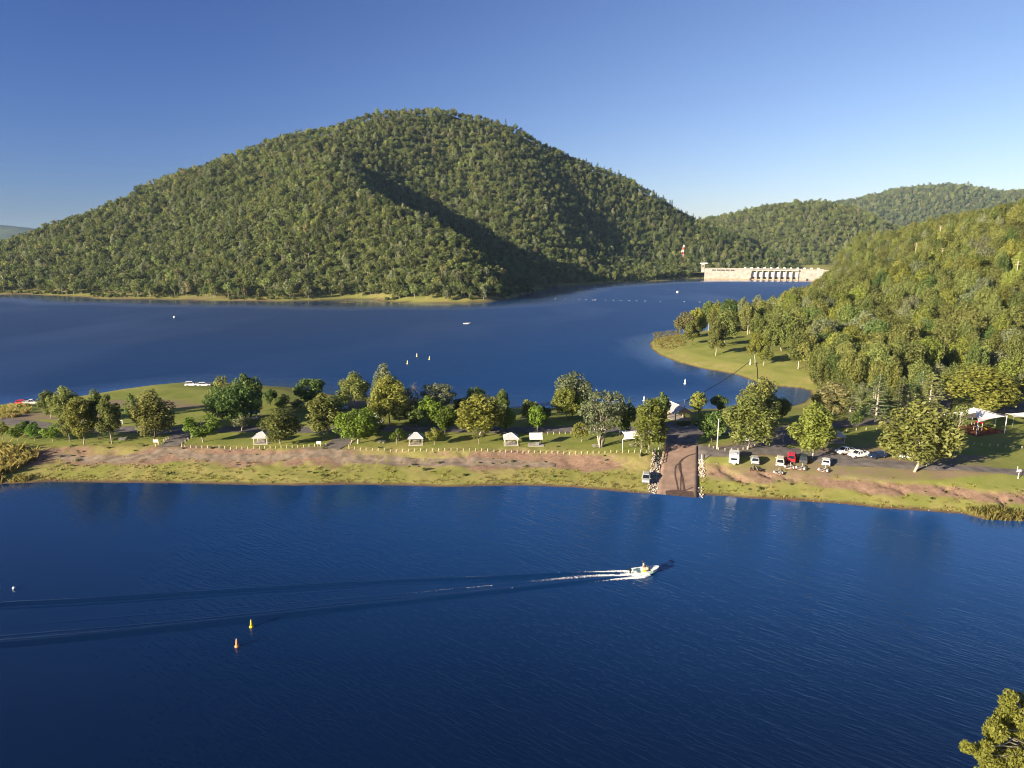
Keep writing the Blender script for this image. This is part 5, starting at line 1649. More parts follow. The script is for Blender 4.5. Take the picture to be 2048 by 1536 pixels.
for (px, tp, bs, lb) in [(1830, 485, 512, 'utility pole with crossarms among the trees, lowest on the right-hand ridge'), (1879, 451, 476, 'utility pole with crossarms on the skyline of the right-hand ridge'),
                         (1883, 496, 520, 'pale utility pole in the trees below the skyline pole'), (2033, 522, 550, 'utility pole in the trees near the right photo edge')]:
    zt = 60.0; d_ = 620.0 if px < 2000 else 420.0
    for _ in range(40):
        q = ptd(px, bs, d_); gz = float(ground(q[0], q[1])); d_ += (q[2] - gz - 9.0) * 1.2; d_ = min(max(d_, 240), 1100)
    q = ptd(px, bs, d_); gz = float(ground(q[0], q[1])); h_ = ptd(px, tp, d_)[2] - gz
    o = thing('utility_pole', (q[0], q[1], gz), lb, 'utility pole', 'utility poles on the right-hand ridge')
    MB().tube([(0, 0, -.3), (0, 0, h_)], [.28, .22], 6).build('shaft', M_TIMBER, o)
    for z_ in (h_ - .5, h_ - 1.9): MB().box((0, 0, z_), (3.2, .22, .22)).build('crossarm', M_TIMBER, o)

# bollards
BM = MB().box((0, 0, .34), (.14, .14, .84)).box((0, 0, .785), (.16, .16, .05), 0, (.4, .4)).mesh('bollard', mat('bollard_paint', (.50, .43, .30), .7, .2))


def bollards(pxs, n, label, group):
    P = resample(np.array([gpt(*p)[:2] for p in pxs]), .3)
    L_ = np.r_[0, np.cumsum(np.linalg.norm(np.diff(P, axis=0), axis=1))]
    for k, s_ in enumerate(np.linspace(0, L_[-1], n)):
        x = np.interp(s_, L_, P[:, 0]); y = np.interp(s_, L_, P[:, 1])
        o = obj('bollard', BM, None, None, (x, y, float(ground(x, y)) - .05)); o.rotation_euler = (random.uniform(-.05, .05), random.uniform(-.05, .05), random.uniform(-.2, .2))
        e = ', left end' if k == 0 else (', right end' if k == n - 1 else '')
        tag(o, label + e, 'bollard', group if not e else group + ' (ends)')


bollards([(364, 894), (375, 896), (430, 896), (507, 897)], 14, 'pale bollard of the row between first track and leftmost shelter', 'bollards right of the first track')
bollards([(388, 872), (376, 881), (364, 890)], 5, 'pale bollard along the right side of the first track', 'bollards beside the first track')
bollards([(337, 878), (325, 886), (312, 893)], 6, 'pale bollard along the left side of the first track', 'bollards left of the first track')
bollards([(519, 897), (580, 896), (652, 892)], 13, 'pale bollard of the row between leftmost shelter and second track', 'bollards left of the second track')
bollards([(706, 882), (700, 890), (698, 894), (711, 899), (850, 902), (1000, 905)], 30, 'pale bollard of the row below the second and third shelters', 'bollards between second track and awning')
bollards([(1011, 905), (1100, 907), (1200, 908), (1316, 910)], 27, 'pale bollard of the row between awning and ramp fence', 'bollards between awning and ramp')
bollards([(1084, 869), (1142, 868)], 6, 'pale bollard by the park road behind the awning', 'bollards by the park road')
bollards([(1418, 894), (1434, 900), (1456, 902), (1482, 901), (1510, 893), (1526, 886)], 13, 'low pale bollard on the curved verge under the big drooping gum', 'bollards on the curved verge')
bollards([(1566, 886), (1566, 876), (1576, 868), (1590, 865)], 8, 'pale bollard curving round the lawn left of the egg-shaped gum', 'bollards left of the egg-shaped gum')
bollards([(1901, 886), (1950, 890), (2000, 894), (2060, 899)], 11, 'low pale bollard on the lawn below the playground', 'bollards below the playground')
bollards([(1640, 868), (1700, 862), (1760, 860), (1800, 866)], 9, 'low pale bollard on the lawn behind the white-ute shelter', 'bollards behind the white-ute shelter')

# rail fence along the ramp
fa, fb = gpt(1331, 887), gpt(1322, 930)
fn = thing('rail_fence', fa, 'pinkish timber rail fence down the left side of the ramp', 'fence')
pmm = MB().box((0, 0, .5), (.16, .16, 1.3)).mesh('post', M_TIMBER)
fp = []
for k in range(8):
    q = fa + (fb - fa) * k / 7; z_ = float(ground(q[0], q[1])); fp.append((q[0] - fa[0], q[1] - fa[1], z_ - fa[2])); obj('post', pmm, fn, None, fp[-1])
for z_ in (.55, 1.0): MB().tube([(a[0], a[1], a[2] + z_) for a in fp], .06, 5).build('rail', M_TIMBER, fn)

# riprap stones on both sides of the ramp
g_ = np.random.default_rng(9)


def rock(seed):
    g = np.random.default_rng(seed); bm = bmesh.new(); bmesh.ops.create_icosphere(bm, subdivisions=1, radius=.5)
    for v in bm.verts: v.co *= g.uniform(.7, 1.2); v.co.z *= .75
    me = bpy.data.meshes.new('stone'); bm.to_mesh(me); bm.free(); me.materials.append(M_STONE); return me


RK = [rock(s) for s in range(5)]
for (side, ua, ub, wd_, n, lb) in ((-1, 6.5, RLEN + .5, 2.4, 330, 'pale rocks piled along the right side of the ramp'), (1, 7, RLEN * .62, 1.5, 120, 'pale rocks along the upper left side of the ramp'), (1, RLEN * .8, RLEN + .3, 1.2, 26, 'few rocks at the lower left of the ramp')):
    u = g_.uniform(ua, ub, n); v = side * -1 * (0) + (4.6 + g_.uniform(0, wd_, n)) * (1 if side > 0 else -1)
    x = RA[0] + u * RDIR[0] + v * RNRM[0]; y = RA[1] + u * RDIR[1] + v * RNRM[1]; s = g_.uniform(.2, .55, n)
    scatter('riprap', np.stack([x, y, np.maximum(ground(x, y), -.1) + .12 * s + g_.uniform(0, .2, n)], -1), g_.uniform(0, 6.28, (n, 3)), np.stack([s, s, s], -1), g_.integers(0, 5, n), RK, lb)

# ------------------------------------------------------------------ vehicles
WHM = MB().lathe([(.20, -.11), (.33, -.115), (.345, -.06), (.345, .06), (.33, .115), (.20, .11)], 12).mesh('wheel', M_BLACK, False)
RIM = MB().lathe([(.05, -.118), (.20, -.112), (.20, .112), (.05, .118)], 8).mesh('rim', M_STEEL)


def wheel(parent, x, y, r=.345):
    o = obj('wheel', WHM, parent, None, (x, y, r)); o.rotation_euler = (math.pi / 2, 0, 0); o.scale = (r / .345,) * 3
    obj('rim', RIM, o)
    return o


def ring(hw, zb, zt, tuck=.90):
    zm = zb + (zt - zb) * .55
    return [(-hw * .94, zb), (hw * .94, zb), (hw, zb + .12), (hw, zm), (hw * tuck, zt), (-hw * tuck, zt), (-hw, zm), (-hw, zb + .12)]


def car(kind, loc, rz, paint, label, cat, group=None, scale=1.0, name=None):
    spec = {  # length, half width, sill, bonnet z, belt z, roof z, cabin rear/front at belt, at roof
        'suv': (4.8, .94, .28, 1.08, 1.12, 1.84, (-2.28, 1.05), (-2.1, .25)),
        'wagon': (4.9, .92, .22, .92, .98, 1.50, (-2.3, 1.2), (-1.9, .25)),
        'sedan': (4.7, .90, .20, .90, .95, 1.45, (-1.75, 1.2), (-1.05, .2)),
        'ute': (5.2, .93, .32, 1.08, 1.12, 1.80, (-.75, 1.15), (-.6, .40)),
        'van': (4.9, .95, .30, 1.15, 1.20, 2.05, (-2.35, 1.55), (-2.25, .95)),
    }[kind]
    L, hw, zs, zbn, zbl, zr, cb, ct = spec
    root = thing(name or {'suv': 'four_wheel_drive', 'wagon': 'station_wagon', 'sedan': 'sedan_car', 'ute': 'utility_truck', 'van': 'van'}[kind], loc, label, cat, group, rz, (scale,) * 3)
    xr, xf = -L / 2, L / 2
    secs = []
    for x, a_, zt in ((xr, .93, zbl - .12), (xr + .10, 1, zbl), (cb[0], 1, zbl), (cb[1], 1, zbl), (cb[1] + .08, 1, zbn + .02), (xf - .55, .99, zbn - .04), (xf - .12, .95, zbn - .16), (xf, .86, zbn - .30)):
        if kind == 'ute' and x < cb[0]: zt = zbl - .04
        if kind == 'sedan' and x < cb[0] - .02: zt = zbl - .02
        secs.append([(x, y, z) for y, z in ring(hw * a_, zs + (.06 if abs(x) > L / 2 - .2 else 0), zt)])
    MB().loft(secs).build('body', paint, root)
    wb, wf = hw * .90, hw * .74
    gl = MB().loft([[(cb[0] + .03, -wb, zbl), (cb[1], -wb, zbl), (cb[1], wb, zbl), (cb[0] + .03, wb, zbl)], [(ct[0], -wf, zr - .05), (ct[1], -wf, zr - .05), (ct[1], wf, zr - .05), (ct[0], wf, zr - .05)]])
    gl.build('windows', M_GLASS, root)
    rf = MB().box(((ct[0] + ct[1]) / 2, 0, zr - .02), (ct[1] - ct[0] + .10, wf * 2 + .08, .08), 0, (.94, .92)).build('roof', paint, root)
    pl = MB()
    for s_ in (-1, 1):
        pl.tube([(cb[1], s_ * wb, zbl), (ct[1], s_ * wf, zr - .03)], .045, 4); pl.tube([(cb[0] + .03, s_ * wb, zbl), (ct[0], s_ * wf, zr - .03)], .07, 4)
        xm = (cb[0] + cb[1]) / 2; xt = (ct[0] + ct[1]) / 2; pl.tube([(xm, s_ * (wb + .01), zbl), (xt, s_ * (wf + .01), zr - .03)], .05, 4)
        if kind in ('suv', 'wagon', 'van'): pl.tube([(xm - 1.1, s_ * (wb + .01), zbl), (xt - .85, s_ * (wf + .01), zr - .03)], .05, 4)
    pl.build('pillar', paint, root)
    if kind == 'ute':
        tb = MB()
        for y_ in (-hw * .93, hw * .93): tb.box(((xr + cb[0]) / 2, y_, zbl + .06), (cb[0] - xr - .1, .08, .26))
        tb.box((xr + .05, 0, zbl + .06), (.08, hw * 1.86, .26)); tb.build('tray_side', paint, root)
        MB().box(((xr + cb[0]) / 2, 0, zbl - .02), (cb[0] - xr - .2, hw * 1.75, .05)).build('tray_floor', M_DARK, root)
    for x_ in (xf - .92, xr + .98):
        for y_ in (-hw + .08, hw - .08): wheel(root, x_, y_, .36 if kind in ('suv', 'ute', 'van') else .32)
    for s_ in (-1, 1):
        MB().box((xf - .10, s_ * hw * .66, zbn - .26), (.14, .34, .16)).build('headlight', M_LAMP, root)
        MB().box((xr + .03, s_ * hw * .82, zbl - .22), (.08, .18, .24)).build('tail_light', M_TAIL, root)
        MB().box((cb[1] - .1, s_ * (hw + .10), zbl + .05), (.14, .18, .14)).build('mirror', paint, root)
    MB().box((xf - .02, 0, zs + .18), (.14, hw * 1.7, .20)).build('bumper', M_DARK if kind != 'sedan' else paint, root)
    MB().box((xr + .02, 0, zs + .18), (.14, hw * 1.7, .20)).build('bumper', M_DARK if kind != 'sedan' else paint, root)
    return root


def trailer(loc, rz, label, L=4.4, hw=.95, light=M_SILVER):
    t_ = thing('boat_trailer', loc, label, 'boat trailer', 'empty boat trailers behind the parked cars', rz)
    f = MB()
    for s_ in (-1, 1):
        f.tube([(-L / 2, s_ * hw * .72, .50), (.5, s_ * hw * .72, .50), (L / 2, 0, .48)], .055, 5)
    for x_ in (-L / 2, -.9, .4): f.tube([(x_, -hw * .72, .50), (x_, hw * .72, .50)], .05, 5)
    f.build('frame', light, t_)
    for s_ in (-1, 1):
        wheel(t_, -.55, s_ * hw, .30)
        g = MB(); g.loft([[(-.55 + .46 * math.cos(a_), s_ * hw - .16, .30 + .44 * math.sin(a_)), (-.55 + .46 * math.cos(a_), s_ * hw + .16, .30 + .44 * math.sin(a_)), (-.55 + .42 * math.cos(a_), s_ * hw + .16, .30 + .40 * math.sin(a_)), (-.55 + .42 * math.cos(a_), s_ * hw - .16, .30 + .40 * math.sin(a_))] for a_ in np.linspace(.1, math.pi - .1, 7)]); g.build('mudguard', light, t_)
        b_ = MB(); b_.tube([(-L / 2 + .1, s_ * .5, .72), (1.0, s_ * .34, .68)], .07, 5); b_.build('bunk', M_TIMBER, t_)
        MB().box((-L / 2 - .04, s_ * hw * .8, .52), (.08, .3, .14)).build('tail_light', M_TAIL, t_)
    MB().tube([(L / 2 - 1.1, 0, .48), (L / 2 - 1.0, 0, 1.15)], .06, 5).build('winch_post', light, t_)
    MB().tube([(L / 2 - .4, .12, .05), (L / 2 - .4, .12, .7)], .04, 5).build('jockey_wheel', M_STEEL, t_)
    return t_


PY = math.pi / 2
# caravan with its drawbar towards the water
p = gpt(1467, 931)
cv = thing('caravan', p + [.9, 2.5, 0], 'tall white caravan parked alone at the bank right of the ramp', 'caravan', None, -PY - .33)
MB().loft([[(x, y, z) for y, z in ((-1.18, .5), (1.18, .5), (1.2, .62), (1.2, 2.35), (1.12, 2.62), (-1.12, 2.62), (-1.2, 2.35), (-1.2, .62))] if abs(x) < 2.4 else [(x, y * .96, .62 + (z - .5) * .90) for y, z in ((-1.18, .5), (1.18, .5), (1.2, .62), (1.2, 2.35), (1.12, 2.62), (-1.12, 2.62), (-1.2, 2.35), (-1.2, .62))] for x in (-2.55, -2.35, 2.3, 2.6)]).build('body', M_WHITE, cv)
wf_ = MB().box((2.60, 0, 1.62), (.06, 1.5, .52)).build('window', M_GLASS, cv)
MB().box((2.62, 0, 1.93), (.10, 1.7, .07)).build('frame', M_SILVER, wf_)
for x_ in (-1.2, .9): MB().box((x_, -1.205, 1.7), (1.0, .05, .55)).build('window', M_GLASS, cv); MB().box((x_, 1.205, 1.7), (1.0, .05, .55)).build('window', M_GLASS, cv)
MB().box((-.3, 1.21, 1.35), (.65, .05, 1.6)).build('door', M_CREAMP, cv)
MB().box((.8, .3, 2.70), (.9, .6, .18)).build('roof_hatch', M_SILVER, cv)
for y_ in (-1.05, 1.05): wheel(cv, -.2, y_, .36)
dbm = MB()
for s_ in (-1, 1): dbm.tube([(2.3, s_ * .7, .5), (3.7, 0, .48)], .06, 5)
dbm.build('drawbar', M_STEEL, cv)
MB().box((2.95, 0, .68), (.35, .7, .4)).build('gas_bottle_box', M_WHITE, cv)

ROW = 'cars parked with boat trailers in a row at the bank'
for (px, py, kind, paint, dx, lb, cat, tl) in [
    (1510, 932, 'suv', M_SILVER, .08, 'silver four wheel drive with a dark trailer nearest the caravan', 'car', 'dark boat trailer behind the silver four wheel drive'),
    (1559.5, 936, 'van', M_CREAMP, 0, 'cream van with dark windows next left of the red vehicle', 'van', 'boat trailer behind the cream van'),
    (1582, 928, 'van', M_RED, -.02, 'bright red vehicle in the middle of the trailer row', 'van', 'silver boat trailer behind the bright red vehicle'),
    (1606, 930, 'suv', M_GREEN, -.06, 'dark grey-green four wheel drive right of the red vehicle', 'car', 'silver boat trailer behind the dark four wheel drive'),
    (1651.5, 934, 'wagon', M_WHITE, -.05, 'white station wagon apart at the right end of the trailer row', 'car', 'silver boat trailer behind the white station wagon')]:
    q = gpt(px, py); hd = math.atan2(q[1], q[0]) + dx; hv = np.array([math.cos(hd), math.sin(hd), 0])
    car(kind, q + hv * 2.3 + [0, 0, .12], hd, paint, lb, cat, ROW, 1.02)
    zt = q - hv * 2.35 + [-.25, 0, 0]; zt[2] = float(ground(zt[0], zt[1])) + .06
    trailer(zt, hd - .12 + dx * 1.5 + random.uniform(-.05, .05), tl, 4.2, .95, M_DARK if 'dark boat' in tl else M_SILVER)
DR = 'cars parked on the dirt behind the road'
for (px, py, kind, paint, rz, lb) in [(1689, 908, 'ute', M_WHITE, math.pi + .35, 'white utility truck parked furthest left on the dirt, partly behind another'),
                                      (1716, 915, 'ute', M_WHITE, math.pi + .30, 'white dual-cab utility truck, foremost on the dirt'),
                                      (1753, 916, 'wagon', M_NAVY, math.pi + .32, 'dark navy station wagon beside the white dual-cab'),
                                      (1813, 917, 'sedan', M_WHITE, math.pi + .12, 'white sedan partly hidden by the large spreading gum')]:
    q = gpt(px, py); q[2] += .12
    car(kind, q, rz, paint, lb, 'car' if kind != 'ute' else 'utility truck', DR)
q = gpt(1292, 968); car('suv', q + [.3, 1.6, .1], -PY - .22, M_SILVER, 'silver four wheel drive alone on the grass bank left of the ramp', 'car')
q = gpt(48, 808); car('wagon', q + [0, 0, .05], .2, M_RED, 'red station wagon on the far left shore', 'car')
q = gpt(67, 808); car('ute', q + [0, -.8, .05], .35, M_WHITE, 'white utility truck beside the red wagon on the far left shore', 'utility truck')
q = gpt(384, 772); car('suv', q, .15, M_WHITE, 'white four wheel drive on the far shore, left of the pair', 'car')
q = gpt(409, 772); car('wagon', q, .25, M_WHITE, 'white station wagon on the far shore, right of the pair', 'car')
q = gpt(970, 861); car('wagon', q + [0, 0, .1], .1, M_GREEN, 'dark car on the park road behind the large lobed tree', 'car')
q = gpt(1490, 884); car('van', q + [0, 0, .2], .2, M_WHITE, 'white van in the shade behind the big drooping gum', 'van')
q = gpt(681, 819); car('wagon', q + [0, 0, .1], .1, mat('paint_sky', (.30, .48, .62), .35, .5), 'pale blue car at the far shore car park', 'car')


# ------------------------------------------------------------------ people
def person(loc, rz, shirt, trousers, label, pose='sit', hat=None, scale=1.0, parent_surface=None):
    root = thing('person', loc, label, 'person', None, rz, (scale,) * 3)
    if pose == 'sit':
        J = {'hip': (0, 0, .12), 'chest': (.02, 0, .46), 'neck': (.03, 0, .62), 'head': (.05, 0, .74), 'top': (.05, 0, .84),
             'kl': (.42, .13, .14), 'fl': (.46, .13, -.28), 'tl': (.60, .13, -.30), 'kr': (.42, -.13, .14), 'fr': (.46, -.13, -.28), 'tr': (.60, -.13, -.30),
             'sl': (.02, .20, .54), 'el': (.16, .25, .30), 'hl': (.38, .20, .28), 'sr': (.02, -.20, .54), 'er': (.16, -.25, .30), 'hr': (.38, -.20, .30)}
    else:
        J = {'hip': (0, 0, .92), 'chest': (.02, 0, 1.28), 'neck': (.03, 0, 1.46), 'head': (.05, 0, 1.60), 'top': (.05, 0, 1.72),
             'kl': (.05, .11, .48), 'fl': (0, .12, .06), 'tl': (.16, .12, .03), 'kr': (.05, -.11, .48), 'fr': (0, -.12, .06), 'tr': (.16, -.12, .03),
             'sl': (.02, .20, 1.38), 'el': (.14, .26, 1.12), 'hl': (.36, .18, 1.10), 'sr': (.02, -.20, 1.38), 'er': (.14, -.26, 1.12), 'hr': (.36, -.18, 1.12)}
    names = list(J); ix = {n_: k for k, n_ in enumerate(names)}
    E = [('hip', 'chest'), ('chest', 'neck'), ('neck', 'head'), ('head', 'top'), ('hip', 'kl'), ('kl', 'fl'), ('fl', 'tl'), ('hip', 'kr'), ('kr', 'fr'), ('fr', 'tr'), ('chest', 'sl'), ('sl', 'el'), ('el', 'hl'), ('chest', 'sr'), ('sr', 'er'), ('er', 'hr')]
    rad = {'hip': .14, 'chest': .15, 'neck': .06, 'head': .10, 'top': .07, 'kl': .075, 'kr': .075, 'fl': .05, 'fr': .05, 'tl': .035, 'tr': .035, 'sl': .07, 'sr': .07, 'el': .05, 'er': .05, 'hl': .04, 'hr': .04}

    def skin(nm, keep, m_, grow):
        use = [e for e in E if keep(e)]; vs = sorted({v for e in use for v in e}, key=lambda n_: ix[n_])
        me_ = bpy.data.meshes.new(nm); me_.from_pydata([J[v] for v in vs], [(vs.index(a_), vs.index(b_)) for a_, b_ in use], []); me_.update(); me_.materials.append(m_)
        o = obj(nm, me_, root); o.modifiers.new('skin', 'SKIN')
        for k, v in enumerate(vs): o.data.skin_vertices[0].data[k].radius = (rad[v] * grow,) * 2
        o.data.skin_vertices[0].data[0].use_root = True
        s_ = o.modifiers.new('sub', 'SUBSURF'); s_.levels = 1; s_.render_levels = 2
        return o
    skin('body', lambda e: True, M_SKIN, 1.0)
    skin('shirt', lambda e: e in (('hip', 'chest'), ('chest', 'sl'), ('sl', 'el'), ('chest', 'sr'), ('sr', 'er')), shirt, 1.18)
    skin('trousers', lambda e: e in (('hip', 'kl'), ('kl', 'fl'), ('hip', 'kr'), ('kr', 'fr')), trousers, 1.15)
    h_ = J['head']
    MB().lathe([(.09, -.10), (.115, 0), (.10, .09), (.03, .14)], 10, (h_[0] - .015, h_[1], h_[2] + .03)).build('hat' if hat else 'hair', hat or M_DARK, root, True)
    if hat: MB().lathe([(.2, .0), (.2, .015), (.05, .03)], 12, (h_[0] + .02, h_[1], h_[2] + .07)).build('hat_brim', hat, root)
    return root


# ------------------------------------------------------------------ boats
def boat(loc, rz, label, L=5.2, hull=M_MINT, pitch=-.05, full=True):
    root = thing('motor_boat' if full else 'dinghy', loc, label, 'boat', None, rz); root.rotation_euler = (0, pitch, rz)
    hb_ = L * .20
    st = [(-L / 2, 1.0, .02, .62), (-L * .25, 1.0, .0, .62), (0, 1.0, .0, .64), (L * .22, .88, .04, .70), (L * .36, .60, .16, .77), (L * .46, .24, .40, .84), (L * .50, .03, .66, .88)]
    out = []; inn = []
    for x, k, kz, gz in st:
        w_ = hb_ * k; c_ = w_ * .82; cz = kz + (gz - kz) * .32
        out.append([(x, 0, kz - .18), (x, c_, cz - .14), (x, w_, gz), (x, w_ - .07, gz), (x, max(.01, c_ - .1), max(cz, .22)), (x, 0, max(.22, kz + .1)), (x, -max(.01, c_ - .1), max(cz, .22)), (x, -w_ + .07, gz), (x, -w_, gz), (x, -c_, cz - .14)])
    MB().loft(out).build('hull', hull, root, False)
    dk = MB(); xs_ = [L * .16, L * .30, L * .40, L * .49]
    dk.loft([[(x, -hb_ * float(np.interp(x, [s_[0] for s_ in st], [s_[1] for s_ in st])) + .05, float(np.interp(x, [s_[0] for s_ in st], [s_[3] for s_ in st])) + .01), (x, hb_ * float(np.interp(x, [s_[0] for s_ in st], [s_[1] for s_ in st])) - .05, float(np.interp(x, [s_[0] for s_ in st], [s_[3] for s_ in st])) + .01),
              (x, 0, float(np.interp(x, [s_[0] for s_ in st], [s_[3] for s_ in st])) + .08)] for x in xs_])
    dk.build('foredeck', M_WHITE, root)
    gw = MB()
    for s_ in (-1, 1): gw.tube([(x, s_ * hb_ * k, gz + .02) for x, k, kz, gz in st], .045, 5)
    gw.build('gunwale', M_WHITE, root)
    om = MB(); om.loft([[(-L / 2 - .42, -.16, .78), (-L / 2 - .02, -.18, .78), (-L / 2 - .02, .18, .78), (-L / 2 - .42, .16, .78)], [(-L / 2 - .48, -.19, 1.0), (-L / 2 + .02, -.2, 1.0), (-L / 2 + .02, .2, 1.0), (-L / 2 - .48, .19, 1.0)], [(-L / 2 - .36, -.12, 1.26), (-L / 2 - .06, -.13, 1.24), (-L / 2 - .06, .13, 1.24), (-L / 2 - .36, .12, 1.26)]])
    ot = thing_part = om.build('outboard_motor', M_BLACK, root)
    MB().box((-L / 2 - .22, 0, .30), (.22, .14, .95), 0, (1.2, 1.2)).build('leg', M_DARK, ot)
    MB().box((-L * .36, 0, .50), (.45, hb_ * 1.6, .10)).build('rear_seat', M_WHITE, root)
    if full:
        MB().box((L * .06, .15, .62), (.5, .75, .8), 0, (.7, .9)).build('console', M_WHITE, root)
        MB().add([(L * .06 + .26, -.3, 1.0), (L * .06 + .26, .6, 1.0), (L * .06 + .05, .55, 1.35), (L * .06 + .05, -.25, 1.35), (L * .06 + .23, -.3, 1.0), (L * .06 + .23, .6, 1.0), (L * .06 + .02, .55, 1.35), (L * .06 + .02, -.25, 1.35)], [(0, 1, 2, 3), (7, 6, 5, 4), (2, 6, 7, 3), (0, 3, 7, 4), (1, 5, 6, 2)]).build('windscreen', M_GLASS, root)
        bm_ = MB()
        for s_ in (-1, 1): bm_.tube([(L * .02, s_ * hb_ * .92, .66), (L * .06, s_ * hb_ * .85, 1.5), (-L * .05, s_ * hb_ * .7, 1.9)], .03, 5)
        bm_.tube([(-L * .05, -hb_ * .7, 1.9), (-L * .05, hb_ * .7, 1.9)], .03, 5)
        bf = bm_.build('canopy_frame', M_STEEL, root)
        MB().tube([(-L * .05, -hb_ * .72, 1.93), (-L * .05, hb_ * .72, 1.93)], .13, 6).build('folded_canopy', M_DARK, bf)
        MB().box((-L * .07, .18, .52), (.42, .45, .5)).build('helm_seat', M_CREAMP, root)
        MB().box((L * .0 - .3, -.5, .48), (.5, .4, .42)).build('ice_box', M_YELLOW, root)
    return root


a = pt(1263, 1149, 0); b_ = pt(1318, 1144, 0)
rzb = yaw_to(a, b_); ctr = (a + b_) / 2; dirb = np.array([math.cos(rzb), math.sin(rzb)]); nrmb = np.array([-dirb[1], dirb[0]])
LB = float(np.linalg.norm((b_ - a)[:2]))
bt = boat((ctr[0], ctr[1], .10), rzb, 'mint green and white motor boat speeding past the near shore', LB, M_MINT, -.045)


def onboat(fx, fy, z): return (ctr[0] + dirb[0] * fx + nrmb[0] * fy, ctr[1] + dirb[1] * fx + nrmb[1] * fy, z)


M_NAVYC = mat('cloth_navy', (.02, .022, .04), .9, .1); M_YELC = mat('cloth_yellow', (.68, .55, .16), .9, .1); M_TAN = mat('cloth_tan', (.30, .23, .15), .9, .1)
person(onboat(-LB * .07, .18, .92), rzb, M_NAVYC, M_TAN, 'person in dark clothes and white hat steering the motor boat', 'sit', M_WHITE)
person(onboat(LB * .02, -.45, .72), rzb + .3, M_YELC, M_DARK, 'person in a yellow shirt sitting in the motor boat', 'sit')
q = pt(934, 648, 0)
boat((q[0], q[1], .05), .1, 'small white boat drifting alone in the middle of the lake', 5.6, M_WHITE, 0.0, False)
person((q[0] + .5, q[1], .62), 0.1, mat('cloth_red', (.30, .05, .05), .9, .1), M_DARK, 'person sitting in the small white boat far out', 'sit')

# ------------------------------------------------------------------ buoys
def buoy(px, py, h_, m_, label, kind='cone', group=None):
    p = pt(px, py, 0)
    o = thing('buoy', p, label, 'buoy', group)
    r = h_ * .28
    if kind == 'cone':
        MB().lathe([(r * .5, -.2), (r, -.05), (r * 1.05, .10 * h_), (r * .62, .2 * h_)], 12).build('float', m_, o, True)
        MB().lathe([(r * .62, .2 * h_), (r * .5, .45 * h_), (r * .32, .92 * h_), (r * .15, h_)], 12).build('marker', m_, o, True)
        MB().lathe([(r * .16, h_), (r * .16, h_ * 1.08), (.01, h_ * 1.1)], 8).build('light', M_LAMP if m_ is not M_YELLOW else M_YELLOW, o)
    elif kind == 'ball':
        MB().lathe([(h_ * .5 * math.cos(t_), h_ * .35 + h_ * .5 * math.sin(t_)) for t_ in np.linspace(-1.5, 1.5, 8)], 10).build('float', m_, o, True)
        MB().tube([(0, 0, h_ * .8), (0, 0, h_ * 1.05)], .06, 5).build('ring', M_STEEL, o)
    return o


M_PALEY = mat('buoy_pale_yellow', (0.78, 0.58, 0.25), .5, .4)
buoy(503, 1254, 1.15, M_YELLOW, 'yellow cone buoy nearer the wake in the foreground water')
buoy(474, 1293, 1.15, M_ORANGE, 'pale orange cone buoy, nearest of all in the foreground water')
for px, py, lb in [(815, 728, 'pale yellow buoy, leftmost and nearest of three in mid lake'), (834, 713, 'pale yellow buoy, middle and farthest of three in mid lake'), (859, 719, 'pale yellow buoy, rightmost of three in mid lake')]: buoy(px, py, 1.7, M_PALEY, lb, 'cone', 'three pale yellow buoys in mid lake')
buoy(1370, 768, 2.0, M_WHITE, 'white cone buoy in the middle of the cove')
buoy(1288, 802, 1.8, M_WHITE, 'white cone buoy near the shore left of the gabled shelter')
buoy(28, 1178, .5, M_WHITE, 'small white float near the left photo edge by the wake', 'ball')
buoy(1355, 586, 3.2, M_WHITE, 'large white ball buoy before the dam', 'ball')
buoy(349, 636, 2.0, M_WHITE, 'white ball buoy off the mountain shore at left', 'ball')
FL = MB().lathe([(.42 * math.cos(t_), .15 + .42 * math.sin(t_)) for t_ in np.linspace(-1.5, 1.5, 7)], 9).mesh('float', M_WHITE, True)
for X_, Y_ in [(632, 858), (715, 860), (777, 862), (825, 863), (875, 866), (928, 868), (940, 868), (952, 867), (1030, 870), (1090, 870), (1150, 871), (1215, 873), (1275, 874), (1340, 876), (1460, 878), (1648, 881), (1772, 884), (1875, 884)]:
    q = pt(950 + X_ * .2539, 380 + Y_ * .2539, 0); o = obj('float', FL, None, None, q)
    tag(o, 'tiny white float on the long buoy line across the dam arm', 'float', 'floats of the buoy line across the dam arm'); o.name = 'line_float'

